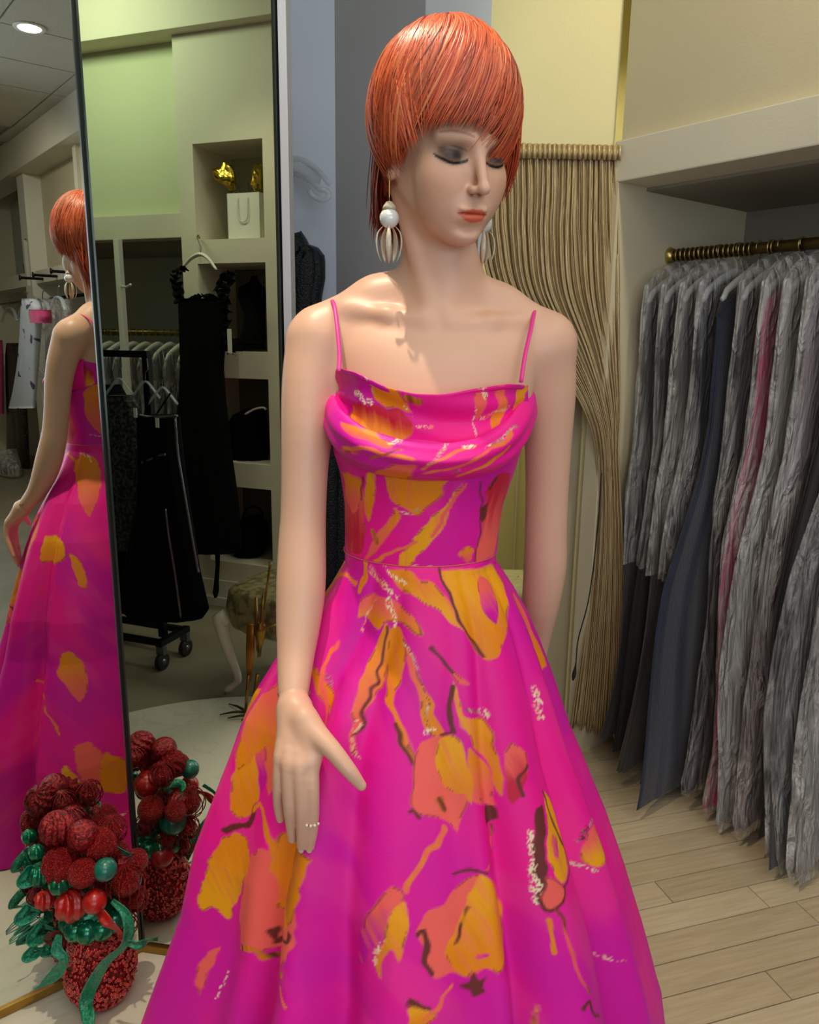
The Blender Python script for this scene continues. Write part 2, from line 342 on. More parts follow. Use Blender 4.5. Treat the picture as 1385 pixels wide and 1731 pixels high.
def skirt_pts(TH,Z,folds=True):
    zl,xl=_sil(SK_L,1.06); zr,xr=_sil(SK_R,1.06)
    zl=np.r_[0,zl]; xl=np.r_[-.47,xl]; zr=np.r_[0,zr]; xr=np.r_[.47,xr]
    L=np.interp(Z,zl,xl); R=np.interp(Z,zr,xr); cx=(L+R)/2; a=(R-L)/2
    h=np.clip((WZ-Z)/WZ,0,1)
    bf=.092+.30*h**.85; bb=.088+.26*h**.9
    s=np.sin(TH); c=np.cos(TH)
    cy=1.09
    b=np.where(s<0,bf,bb)
    k=np.zeros_like(TH)
    if folds:
        g=lambda t0,w,amp,p=1.0: amp*np.exp(-((TH-math.radians(t0))/math.radians(w))**2)*h**p
        for t0,w,amp in ((-140,9,-.05),(-125,5,-.12),(-114,6,.09),(-104,4.5,-.075),(-92,9,.045),(-74,5,-.03),(-61,4,-.10),(-48,7,.05),(-33,4,-.085),(-23,6,.04),(-158,8,.05),(-178,6,-.10),(-191,6,-.1),
                         (-205,8,.08),(-220,6,-.13),(-236,8,.09),(-252,6,-.12),(-10,6,-.06),(8,9,.07),(25,6,-.12),(42,8,.09),(58,6,-.12),(75,9,.08),(92,6,-.1)):
            k=k+g(t0,w*.9,amp*1.75,.55)
        k=k*np.where(s<0,1,.9)
        k=k+.006*np.sin(TH*9+Z*14)*h+.004*np.sin(TH*17-Z*22+1)*h
        env=np.exp(-((TH-math.radians(-116))/.20)**2)*np.exp(-((Z-(WZ-.10))/.06)**2); k=k-.10*env
    X=cx+a*c*(1+k); Y=cy+b*s*(1+k)
    return np.stack([X,Y,Z],-1)
def skirt_grid(nf=460,nb=190,nv=460,folds=True):
    th=np.r_[np.linspace(-math.pi-.12,.12,nf,endpoint=False),np.linspace(.12,math.pi-.12,nb,endpoint=False)]
    z=WZ-(WZ-.004)*np.linspace(0,1,nv)**1.0
    TH,Z=np.meshgrid(th,z); P=skirt_pts(TH,Z,folds)
    P[...,2]+=0.0
    return TH,Z,P
BO_L=[(566,640),(558,700),(563,760),(575,800),(582,850),(583,900),(582,940),(580,957)]
BO_R=[(896,640),(894,700),(882,760),(869,800),(852,850),(844,900),(841,940),(842,957)]
def bodice_grid(nu=260,nv=200,inset=0.0):
    zl,xl=_sil(BO_L,1.08); zr,xr=_sil(BO_R,1.08)
    z=np.linspace(WZ,at(735,650,1.0)[2],nv); th=np.linspace(-math.pi,math.pi,nu,endpoint=False)-math.pi/2
    TH,Z=np.meshgrid(th,z)
    L=np.interp(Z,zl,xl)+inset; R=np.interp(Z,zr,xr)-inset
    t=(Z-z[0])/(z[-1]-z[0])
    bf=np.interp(t,[0,.35,.7,.85,1],[.092,.098,.110,.108,.095])-inset; bb=np.interp(t,[0,.5,1],[.088,.09,.095])-inset
    s=np.sin(TH); X=(L+R)/2+(R-L)/2*np.cos(TH); Y=1.09+np.where(s<0,bf,bb)*s
    dip=np.where(s>0,s*.03,-s*.062)*t**3
    return TH,Z,np.stack([X,Y,Z-dip],-1)
def band(top,bot,nu,nv,bulge,roll=0.0,wr=0.0,seed=0):
    T=px_curve(top,nu); B=px_curve(bot,nu)
    v=np.linspace(0,1,nv)[:,None,None]
    P=T[None]*(1-v)+B[None]*v
    c=np.array([.03,1.09]); out=P[...,:2]-c; out/=np.linalg.norm(out,axis=-1,keepdims=True)+1e-9
    prof=bulge*np.sin(np.pi*np.clip(v[...,0],0,1))**.8 if bulge>0 else bulge*np.sin(np.pi*v[...,0])
    u=np.linspace(0,1,nu)[None]
    side=np.sin(np.pi*u)**.5
    prof=prof*(.1+.9*side)
    prof=prof+wr*(np.sin(v[...,0]*13+3*np.sin(u*5+seed))+.6*np.sin(v[...,0]*7-u*9+seed))*side*np.sin(np.pi*v[...,0])
    P=P.copy(); P[...,:2]+=out*prof[...,None]
    if roll:
        # inner lip behind the top edge
        k=6; lips=[]
        for i in range(k,0,-1):
            a=i/k; Q=P[0].copy(); Q[:,:2]-=out[0]*roll*a; Q[:,2]-=roll*a*a*1.2
            Q[:,2]+=roll*.35*np.sin(np.pi*min(a*1.2,1)); lips.append(Q)
        P=np.concatenate([np.array(lips),P],0)
    return P
COWL_A=dict(top=[(566,660,1.098),(567,622,1.053),(600,630,1.003),(650,655,0.986),(700,667,0.976),(750,668,0.973),(810,657,0.980),(860,650,1.003),(893,652,1.058)],
            bot=[(558,690,1.098),(562,705,1.058),(600,760,0.990),(680,790,0.973),(740,795,0.973),(820,780,0.975),(870,740,1.003),(897,700,1.058)])
COWL_B=dict(top=[(560,650,1.138),(553,662,1.088),(568,695,1.018),(610,728,0.976),(680,750,0.956),(740,757,0.953),(810,747,0.962),(866,712,0.998),(901,660,1.088),(897,650,1.138)],
            bot=[(562,735,1.138),(562,750,1.088),(590,786,1.018),(640,803,0.986),(710,813,0.976),(780,812,0.980),(840,798,1.003),(873,765,1.048),(890,730,1.098),(896,715,1.138)])
def cowl_a(): return band(nu=230,nv=60,bulge=-.012,wr=.0030,roll=.004,**COWL_A)
def cowl_b(): return band(nu=260,nv=56,bulge=.02,roll=.016,wr=.0026,seed=2,**COWL_B)

PRINT=[
('s',0,'co',[-2667,875,-2721,899,-2706,924,-2532,889]),
('s',0,'yo',[-2614,737,-2677,772,-2701,816,-2682,853,-2677,869,-2614,842,-2547,807,-2455,774,-2493,739,-2556,730]),
('s',0,'oc',[-2677,869,-2542,889,-2392,849,-2300,803,-2358,776,-2445,790,-2498,825,-2590,851]),
('s',0,'cm',[-2600,851,-2503,825,-2440,790,-2440,774,-2508,790,-2571,822]),
('s',0,'cc',[-2416,686,-2324,715,-2242,710,-2025,712,-1972,658,-2015,598,-2257,569,-2397,569,-2416,618]),
('s',0,'oy',[-2658,585,-2663,635,-2648,680,-2576,710,-2460,708,-2387,682,-2440,627,-2498,581,-2576,600,-2624,580]),
('s',0,'oo',[-2257,734,-2204,739,-1972,743,-1972,702,-1991,649,-2213,620,-2237,691]),
('s',1.0,'bb',[-2619,708,-2561,719,-2469,726,-2465,750]),
('s',0.8,'oo',[-2465,750,-2431,768,-2266,730,-2228,686]),
('s',0.8,'bo',[-2368,565,-2286,578,-2242,554,-2025,591]),
('s',0.7,'bb',[-2228,602,-2213,578,-2010,640]),
('s',0,'oo',[-2445,952,-2378,959,-2252,941,-2150,926,-2097,906,-2228,915,-2373,944]),
('s',0.4,'gb',[-2460,957,-2295,952,-2189,935]),
('s',0,'co',[-2271,1029,-2271,1058,-1948,1062,-1687,1040,-1522,1018,-1619,1021,-1788,1031,-1933,1032,-1981,1014,-2189,1032]),
('s',0,'oc',[-1933,1032,-1957,1003,-1952,970,-1928,937,-1919,911,-1856,860,-1832,858,-1870,906,-1836,930,-1779,959,-1822,998]),
('s',0.4,'bb',[-1914,1021,-1827,963,-1870,930,-1865,889]),
('s',0,'oo',[-1890,1021,-1779,1025,-1687,1007,-1653,959,-1672,935,-1600,902,-1503,869,-1508,855,-1585,882,-1677,915,-1769,955]),
('s',0,'co',[-1774,1021,-1614,994,-1518,959,-1416,924,-1334,899,-1344,888,-1411,888,-1460,902,-1551,954,-1667,990]),
('s',0.35,'gb',[-1730,1009,-1561,985,-1474,935,-1416,891]),
('s',0.5,'gg',[-1943,1060,-1846,1032,-1851,1023]),
('s',0.5,'gc',[-1894,904,-1836,856]),
('s',0.5,'gg',[-1450,893,-1392,899]),
('s',0.5,'bb',[-1653,906,-1590,889,-1513,858]),
('s',0,'oy',[-1996,1097,-1730,1100,-1387,1078,-1179,1040,-1146,1016,-1363,1042,-1658,1064,-1880,1076]),
('s',0,'yo',[-1329,1098,-363,1089,-363,1064,-609,1018,-875,985,-1001,976,-1131,1001,-1208,1040,-1266,1071]),
('s',0,'cm',[-841,1084,-605,1071,-725,1031,-846,1018,-933,1043]),
('s',0.5,'bb',[-1329,1097,-1266,1064,-1146,1016,-1020,983]),
('s',0.7,'gg',[-2039,1100,-1919,1087,-1735,1078]),
('s',0.7,'oo',[-3213,1047,-2812,1075,-2426,1071]),
('s',0.9,'oo',[-2363,1100,-2320,1065]),
('s',0.4,'gc',[-2078,1058,-2184,1031,-2194,1014]),
('s',0.8,'og',[-2266,1093,-2035,1078,-1865,1062]),
('s',0,'cc',[-1508,882,-1397,889,-1291,891,-1208,862,-1122,822,-1064,785,-1223,807,-1271,761,-1324,781,-1494,794,-1527,809]),
('s',0,'yo',[-1387,884,-1286,888,-1204,869,-1170,827,-1194,796,-1233,814,-1276,814,-1339,823,-1387,853]),
('s',0,'yo',[-1295,957,-1218,932,-1194,904,-1035,906,-981,867,-977,825,-991,800,-1025,816,-1044,851,-1170,875,-1237,911]),
('s',0,'cc',[-1368,979,-1295,970,-1131,946,-1252,950]),
('s',0,'oc',[-1189,875,-1049,844,-1020,809,-1044,781,-1146,803,-1179,840]),
('s',0.8,'bb',[-1286,946,-1310,922,-1252,893,-1344,891]),
('s',0.5,'bb',[-1469,1003,-1368,979,-1295,966]),
('s',0.6,'bg',[-1160,917,-1054,913,-1015,904]),
('s',0,'bb',[-1102,787,-1035,785,-1039,765,-1107,768]),
('s',0.5,'bc',[-1064,761,-1083,724,-1170,715]),
('s',0.5,'bb',[-1532,798,-1508,800,-1484,790]),
('s',0.9,'bo',[-1368,811,-1349,796]),
('s',0.8,'co',[-1349,772,-1450,746,-1547,708]),
('s',0,'cr',[-919,873,-851,864,-808,844,-890,809,-967,789,-972,811,-948,853]),
('s',0.5,'bb',[-837,834,-914,823,-909,801]),
('s',0,'cc',[-1508,653,-1484,671,-1387,682,-1295,702,-1204,713,-1083,684,-1064,651,-1078,609,-1170,581,-1218,594,-1291,581,-1378,594,-1460,594,-1465,624]),
('s',0,'yo',[-1252,688,-1204,712,-1131,695,-1068,649,-1088,600,-1179,580,-1233,594,-1315,583,-1378,598,-1402,624,-1329,649]),
('s',0,'cm',[-1257,614,-1194,611,-1213,603,-1252,607]),
('s',0,'bb',[-1358,578,-1305,576,-1276,589,-1266,576,-1233,581,-1257,567,-1242,563,-1291,554,-1310,567]),
('s',0.5,'bb',[-1310,715,-1237,719,-1160,710]),
('s',0.7,'bb',[-1498,651,-1460,653,-1474,624,-1455,600]),
('s',0.4,'bo',[-1276,671,-1339,631]),
('s',0,'cm',[-1769,602,-1750,642,-1677,686,-1609,713,-1561,708,-1576,679,-1629,649,-1687,625]),
('s',0,'yo',[-1619,684,-1561,697,-1542,671,-1566,616,-1600,636,-1634,618,-1648,598,-1663,611,-1634,647]),
('s',0.6,'gc',[-1643,647,-1663,614]),
('s',0,'bb',[-870,776,-788,783,-846,741,-870,708,-914,669,-943,664,-943,693,-923,735]),
('s',0.9,'gg',[-923,752,-928,728,-948,682,-938,660]),
('s',0,'yy',[-750,790,-672,774,-672,739,-672,701,-745,679,-822,675,-861,690,-851,724]),
('s',0,'cc',[-904,691,-865,686,-793,666,-851,647,-909,647,-933,664]),
('s',0,'cm',[-783,743,-735,728,-779,704,-822,717]),
('s',0.4,'bb',[-750,790,-740,748,-658,693,-716,673,-812,671]),
('s',0.5,'bb',[-933,664,-909,647,-846,647,-803,668]),
('s',0.5,'bc',[-865,646,-851,611,-846,570,-808,528]),
('s',0.7,'oo',[-914,638,-919,594]),
('s',0,'cy',[-518,679,-479,704,-382,712,-358,693,-363,662,-421,651,-484,655,-518,664]),
('s',0.6,'bg',[-358,717,-465,712,-518,697]),
('s',0.6,'gb',[-479,647,-518,657,-663,679]),
('s',0.5,'gc',[-672,552,-469,510]),
('s',0,'yo',[-1547,569,-1518,565,-1455,547,-1508,537,-1561,541]),
('s',0.6,'co',[-1508,547,-1436,559,-1392,581]),
('s',0.6,'bb',[-1547,572,-1508,559,-1484,559]),
('s',0.7,'oc',[-2025,574,-1996,556]),
('s',0,'yo',[-1025,482,-1010,525,-1006,486]),
('s',0.6,'bb',[-861,514,-822,519,-817,504,-764,484]),
('s',0,'co',[-126,1042,-59,1021,-54,972,23,924,-334,915,-368,941,-368,979,-286,1014]),
('s',0.9,'gc',[-518,922,-523,878]),
('s',0,'cc',[-2595,499,-2566,528,-2513,545,-2542,495,-2551,459]),
('s',0.4,'gg',[-2445,517,-2469,470]),
('b',0,'cr',[324,508,382,518,371,40,313,0,266,186]),
('b',0,'oc',[305,497,375,497,371,362,340,256,301,337]),
('b',0,'oo',[429,573,544,593,521,402,494,307,463,342,432,417]),
('b',0,'yo',[394,558,413,568,402,392,390,216,375,296]),
('b',0,'yy',[556,533,544,402,517,281,486,181,463,75,452,0,483,15,514,141,544,266,552,387]),
('b',0,'oc',[444,367,429,241,390,85,371,0,402,40,436,171,456,291]),
('b',0,'cc',[560,497,571,508,548,332,521,181,514,181]),
('b',0,'rc',[614,452,637,553,691,518,730,211,691,0,618,5,629,191]),
('b',0.4,'bb',[598,497,625,221,622,5]),
('b',0,'bb',[614,327,629,362,637,266,625,221]),
('b',0.7,'bb',[633,518,625,442]),
('b',0.5,'oc',[405,0,448,85,490,156]),
('b',0.4,'gb',[448,342,471,307,494,347]),
('b',0.6,'gg',[483,0,521,0]),
('b',1.0,'bo',[398,181,409,121]),
('b',0,'oc',[568,50,591,106,614,70,602,0]),
('b',0.4,'bb',[382,518,371,362]),
('l',0,'yr',[179,800,249,508,362,354,454,354,493,462,480,646,384,738,293,800,197,862]),
('l',0,'oo',[332,215,437,0,485,231,489,354,410,338,354,323]),
('l',1.0,'gg',[262,369,306,385,336,369]),
('l',0.7,'gb',[328,15,349,138,349,215]),
('l',0.6,'gg',[472,292,489,354]),
('l',0.6,'gc',[507,508,563,477]),
('l',1.0,'bo',[485,154,524,185]),
('l',0,'cc',[716,62,764,123,755,354,721,508,707,277]),
('l',0,'oc',[786,62,834,123,847,492,786,800,755,738,799,462]),
('l',0.9,'gg',[734,62,755,200]),
('l',0.4,'gg',[712,338,707,662]),
('l',0.5,'gc',[738,477,869,508]),
('l',0,'oy',[930,123,1000,62,983,615,886,800]),
('d',0,'oc',[344,1000,425,557,467,541,448,1000,382,1000]),
('d',0,'co',[263,148,301,82,359,82,417,115,413,246,351,230,301,246]),
('d',0.9,'oc',[297,557,367,328,409,393,467,410]),
('d',0.7,'oc',[486,754,548,656,622,361,707,262]),
('d',0.5,'co',[479,656,533,279,602,180]),
('d',0.6,'oo',[568,836,625,689,683,443]),
('d',0.4,'gb',[494,525,514,410,541,0]),
('d',0.4,'bg',[629,295,695,230,741,230]),
('d',0.6,'bc',[282,623,324,574]),
('d',1.0,'gg',[405,115,425,98]),  # pale stroke is a highlight painted on the drape's fold
('d',0.9,'gg',[575,180,595,180]),
('d',0.6,'cb',[363,607,417,328,440,246]),
('d',0,'mm',[181,918,301,672,359,754,270,1000,220,934]),
('d',0.4,'gb',[552,770,564,672]),
('s',0,'oc',[-2967,1056,-3218,1082,2633,1065,2494,1012,2494,952,2615,917,2847,970]),
('s',0.5,'gg',[-3117,1080,2836,1075,2766,1058]),
('s',0,'yo',[-2943,873,-3097,875,2894,855,2882,818,-3242,801,-2981,807]),
('s',0.5,'bc',[-2991,807,-3242,801,2807,833]),
('s',0,'oo',[2830,836,2679,816,2575,768,2575,739,2702,757]),
('s',0,'oc',[2853,580,2760,585,2662,559,2598,512,2604,475,2673,448,2766,481,2911,528]),
('s',0,'yo',[2917,268,2824,279,2778,308,2679,275,2627,224,2697,204,2807,226]),
('s',0,'cc',[2708,349,2592,356,2476,319,2517,229,2610,215,2656,273]),
('s',0,'oo',[2476,319,2302,283,2343,187,2546,217]),
('s',0.5,'bc',[2546,209,2633,200,2784,217]),
('s',0.8,'oc',[-3064,495,2969,442,2836,382]),
('s',0.7,'oc',[-2010,867,-2324,950,-2334,994]),
('s',1.0,'og',[2673,130,2511,127,2360,138]),
('s',0,'co',[-2320,911,-2590,952,-2822,878,-2677,781])]

# ================================================================ GOWN
GC={'o':(.84,.25,.008),'y':(.90,.37,.010),'c':(.93,.13,.105),'r':(.60,.015,.05),'b':(.16,.028,.025),'g':(.95,.74,.48),'m':(.70,.008,.36),'p':(.93,.010,.29)}
GC={k:np.array(v) for k,v in GC.items()}
def vnoise(x,y,seed):
    r=np.random.default_rng(seed).random((64,64)); xi=np.floor(x).astype(int); yi=np.floor(y).astype(int); fx=x-xi; fy=y-yi; fx=fx*fx*(3-2*fx); fy=fy*fy*(3-2*fy)
    g=lambda a,b: r[a%64,b%64]
    return (g(xi,yi)*(1-fx)+g(xi+1,yi)*fx)*(1-fy)+(g(xi,yi+1)*(1-fx)+g(xi+1,yi+1)*fx)*fy
def fbm(x,y,seed): return (vnoise(x,y,seed)+.5*vnoise(x*2.1,y*2.1,seed+1)+.25*vnoise(x*4.3,y*4.3,seed+2))/1.75
def paint_print(kind,X,Y,xs,ys,conv):
    """X,Y print coordinates of the cloth, xs,ys metres per unit; returns linear colours"""
    x=X.ravel(); y=Y.ravel(); mx=(x*xs.ravel() if hasattr(xs,'ravel') else x*xs); my=y*ys
    n=fbm(mx*7+3,my*4+9,11); n2=fbm(mx*16+1,my*6+5,21)
    t=np.clip((n-.35)/.3,0,1)[:,None]; col=GC['p']*(1-t)+GC['m']*t
    t=np.clip((.42-n2)/.12,0,1)[:,None]*.35; col=col*(1-t)+np.array([.95,.05,.30])*t
    wx=(vnoise(mx*60,my*60,31)-.5)*.008; wy=(vnoise(mx*60,my*60,41)-.5)*.008
    st=fbm(mx*150,my*14,51)
    for k,w,cc,R in PRINT:
        if k!=kind: continue
        P=np.array(R,float).reshape(-1,2)/1000
        for rep in ((0,2*math.pi,-2*math.pi) if conv else (0,)):
            Q=P.copy()
            if conv:
                for i in range(1,len(Q)):
                    while Q[i,0]-Q[i-1,0]>math.pi: Q[i,0]-=2*math.pi
                    while Q[i,0]-Q[i-1,0]<-math.pi: Q[i,0]+=2*math.pi
            Q[:,0]+=rep
            sx=np.interp(Q[:,1].mean(),[0,WZ],[.45,.11]) if conv else xs
            lo=Q.min(0)-np.array([.02/sx,.02/ys]); hi=Q.max(0)+np.array([.02/sx,.02/ys])
            idx=np.nonzero((x>lo[0])&(x<hi[0])&(y>lo[1])&(y<hi[1]))[0]
            if not len(idx): continue
            px=x[idx]*sx+wx[idx]; py=y[idx]*ys+wy[idx]; q=Q*np.array([sx,ys])
            m=len(q); d=np.full(len(idx),9.); inside=np.zeros(len(idx),bool)
            # round the outline
            if w==0:
                for _ in range(2): q=np.stack([.86*q+.14*np.roll(q,-1,0),.14*q+.86*np.roll(q,-1,0)],1).reshape(-1,2)
            else:
                for _ in range(1):
                    if len(q)>2: q=np.concatenate([q[:1],np.stack([.75*q[:-1]+.25*q[1:],.25*q[:-1]+.75*q[1:]],1).reshape(-1,2),q[-1:]])
            m=len(q)
            for i in range(m if w==0 else m-1):
                a=q[i]; b=q[(i+1)%m]; ab=b-a; L=ab@ab+1e-12
                tt=np.clip(((px-a[0])*ab[0]+(py-a[1])*ab[1])/L,0,1); d=np.minimum(d,np.hypot(px-a[0]-tt*ab[0],py-a[1]-tt*ab[1]))
                if w==0:
                    c_=((a[1]>py)!=(b[1]>py)); xi=a[0]+(py-a[1])*(ab[0])/(ab[1] if abs(ab[1])>1e-12 else 1e-12); inside^=c_&(px<xi)
            if w==0: sd=np.where(inside,-d,d); 
            else:
                g=(st[idx]-.5)*.6+1; sd=d-w*.01*.42*g
                if 'g' in cc: sd=sd+np.where(vnoise(px*900,py*900,61)>.52,.004,0)
            al=np.clip(.5-sd/.0022,0,1)
            yy=(py-q[:,1].min())/(np.ptp(q[:,1])+1e-9)+ (st[idx]-.5)*.45
            if w: yy=st[idx]
            c1,c2=GC[cc[0]],GC[cc[1]]; ty=np.clip((yy-.25)*2,0,1)[:,None]
            cl=c1*ty+c2*(1-ty)
            if w==0 and cc[0] in 'oyc':
                # painterly streaks inside the petals, thin dark and gold broken outline
                s_=np.clip((st[idx]-.58)*5,0,1)[:,None]*.45; cl=cl*(1-s_)+GC['c']*s_
                ed=np.clip(1-np.abs(sd+.001)/.0016,0,1)*(vnoise(px*70,py*70,71)>.60); cl=cl*(1-.75*ed[:,None])+GC['b']*.75*ed[:,None]
            col[idx]=col[idx]*(1-al[:,None])+cl*al[:,None]
    # small metallic gold flecks
    return col
PRINT+=[('b',0,'oc',[60,150,150,120,210,300,200,620,120,760,50,560]),('b',0,'ry',[150,700,260,640,300,800,230,930,150,900]),('b',.6,'gb',[60,180,140,100,200,120]),
('b',0,'oc',[830,100,930,150,960,420,880,520,820,350]),('b',0,'yo',[900,650,980,600,990,900,920,930])]
satin=material('pink_print_satin',attr='print',rough=.45,spec=.25)
b_=satin.node_tree; tx=b_.nodes.new('ShaderNodeTexNoise'); tx.inputs['Scale'].default_value=700; tcn=b_.nodes.new('ShaderNodeTexCoord'); b_.links.new(tcn.outputs['Object'],tx.inputs[0]); bp=b_.nodes.new('ShaderNodeBump'); bp.inputs['Strength'].default_value=.12; bp.inputs['Distance'].default_value=.002; b_.links.new(tx.outputs[0],bp.inputs['Height']); b_.links.new(bp.outputs[0],b_.nodes['Principled BSDF'].inputs['Normal'])
gown=root('evening_gown',(.03,1.09,0),'hot pink ball gown printed with orange tulips, on the red-haired mannequin','gown')
TH,Z,P=skirt_grid(); nv,nu=TH.shape
xs_=np.interp(Z,[0,WZ],[.45,.11]); col=paint_print('s',TH,Z,xs_,1.0,True)
obj('skirt',(P.reshape(-1,3),gridf(nv,nu,True)[:,::-1]),satin,gown,color=col)
BT,BZ,BP=bodice_grid(); nv,nu=BT.shape; U,W=np.meshgrid(np.linspace(0,1,nu),np.linspace(0,1,nv))
obj('bodice',(BP.reshape(-1,3),gridf(nv,nu,True)),satin,gown,color=paint_print('b',U,W,.75,.27,False))
ws=[]
for t in np.linspace(0,2*math.pi,121): 
    p=skirt_pts(np.array([t]),np.array([WZ-.0]),False)[0]; c=np.array([.02,1.09]); o=(p[:2]-c)/np.linalg.norm(p[:2]-c); ws.append([p[0]+o[0]*.001,p[1]+o[1]*.001,WZ])
obj('waist_seam',sweep(ws,.0007,6,False),M('gold_seam','d07a50',.4,.2),gown)
for nm,P in (('cowl_lining',cowl_a()),('cowl_drape',cowl_b())):
    k='l' if nm=='cowl_lining' else 'd'
    nv,nu=P.shape[:2]; U,W=np.meshgrid(np.linspace(0,1,nu),np.linspace(0,1,nv)); c=paint_print(k,U,W,.42,.09,False)
    S=thick(P[::-1],.0022); cc=c.reshape(nv,nu,3)[::-1].reshape(-1,3); obj(nm,S,satin,gown,color=np.concatenate([cc,cc]))
strap=M('strap_satin','f0379a',.45)
obj('strap',sweep(bez([at(573,628,1.02),at(574,600,1.035),at(571,560,1.055),at(566,520,1.085),at(562,508,1.11),at(563,512,1.15),at(572,560,1.19),at(590,640,1.19)],40),.0028,8,flat=.5),strap,gown)
obj('strap',sweep(bez([at(881,646,1.02),at(888,600,1.04),at(897,560,1.065),at(903,530,1.10),at(904,524,1.125),at(900,530,1.16),at(885,580,1.20),at(870,650,1.19)],40),.0028,8,flat=.5),strap,gown)

# ================================================================ MANNEQUIN
def smin(a,b,k): h=np.clip(.5+.5*(b-a)/k,0,1); return b*(1-h)+a*h-k*h*(1-h)
def smax(a,b,k): return -smin(-a,-b,k)
def rcone(P,a,b,ra,rb):
    a=np.asarray(a,np.float32); b=np.asarray(b,np.float32); ab=b-a; t=np.clip((P-a)@ab/(ab@ab),0,1); return np.linalg.norm(P-a-t[:,None]*ab,axis=1)-(ra+(rb-ra)*t)
def ell(P,c,r):
    r=np.asarray(r,np.float32); q=(P-np.asarray(c,np.float32)); k0=np.linalg.norm(q/r,axis=1); k1=np.linalg.norm(q/(r*r),axis=1)+1e-9; return k0*(k0-1)/k1
def limb(P,pts,n=3,k=.0):
    B=bez([list(at(*p[:3]))+[p[3]] for p in pts],(len(pts)-1)*n+1); d=None
    for p,q in zip(B[:-1],B[1:]):
        r=rcone(P,p[:3],q[:3],p[3],q[3]); d=r if d is None else np.minimum(d,r)
    return d
def surface_nets(f,lo,hi,h):
    lo=np.array(lo,float); n=np.ceil((np.array(hi)-lo)/h).astype(int)+1
    # coarse pass marks the blocks that hold the surface
    K=4; nc=(n+K-1)//K+1
    g=np.stack(np.meshgrid(*[np.arange(k) for k in nc],indexing='ij'),-1).reshape(-1,3)
    d=f((lo+g*(K*h)).astype(np.float32)).reshape(nc); 
    F=np.repeat(np.repeat(np.repeat(np.where(d<0,-1.,1.).astype(np.float32),K,0),K,1),K,2)[:n[0],:n[1],:n[2]]
    mk=np.abs(d)<K*h*1.9
    m2=mk.copy()
    for ax in range(3):
        for s in (1,-1): m2|=np.roll(mk,s,ax)
    m2=np.repeat(np.repeat(np.repeat(m2,K,0),K,1),K,2)[:n[0],:n[1],:n[2]]
    idx=np.argwhere(m2); F[m2]=f((lo+idx*h).astype(np.float32))
    s=F<0; c=np.zeros(n-1,bool); cnt=np.zeros(n-1,np.uint8)
    cor=[(i,j,k) for i in (0,1) for j in (0,1) for k in (0,1)]
    for i,j,k in cor: cnt+=s[i:n[0]-1+i,j:n[1]-1+j,k:n[2]-1+k]
    act=(cnt>0)&(cnt<8); cells=np.argwhere(act); vid=-np.ones(act.shape,int); vid[act]=np.arange(len(cells))
    acc=np.zeros((len(cells),3)); w=np.zeros(len(cells))
    for a in cor:
        for ax in range(3):
            if a[ax]: continue
            b=list(a); b[ax]=1
            fa=F[tuple((cells+a).T)]; fb=F[tuple((cells+b).T)]; x=(fa<0)!=(fb<0)
            t=np.where(x,fa/(fa-fb+1e-12),0); p=np.array(a,float)[None].repeat(len(cells),0); p[:,ax]+=t; acc[x]+=p[x]; w[x]+=1
    V=lo+(cells+acc/w[:,None])*h
    Q=[]
    for ax in range(3):
        o=[0,0,0]; o[ax]=1; b1,b2=[k for k in range(3) if k!=ax]
        sl=lambda d: tuple(slice(d[k],n[k]-1+d[k]) if k==ax else slice(1,n[k]-1) for k in range(3))
        a0=s[tuple(slice(0,n[k]-1) if k==ax else slice(1,n[k]-1) for k in range(3))]; a1=s[tuple(slice(1,n[k]) if k==ax else slice(1,n[k]-1) for k in range(3))]
        e=np.argwhere(a0!=a1); 
        if not len(e): continue
        flip=a0[tuple(e.T)]
        base=e.copy(); base[:,b1]+=1; base[:,b2]+=1
        def at_(d1,d2):
            q=base.copy(); q[:,b1]-=d1; q[:,b2]-=d2; return vid[tuple(q.T)]
        q=np.stack([at_(1,1),at_(0,1),at_(0,0),at_(1,0)],1)
        if ax==1: flip=~flip
        q[~flip]=q[~flip][:,::-1]; Q.append(q)
    return V,np.concatenate(Q)
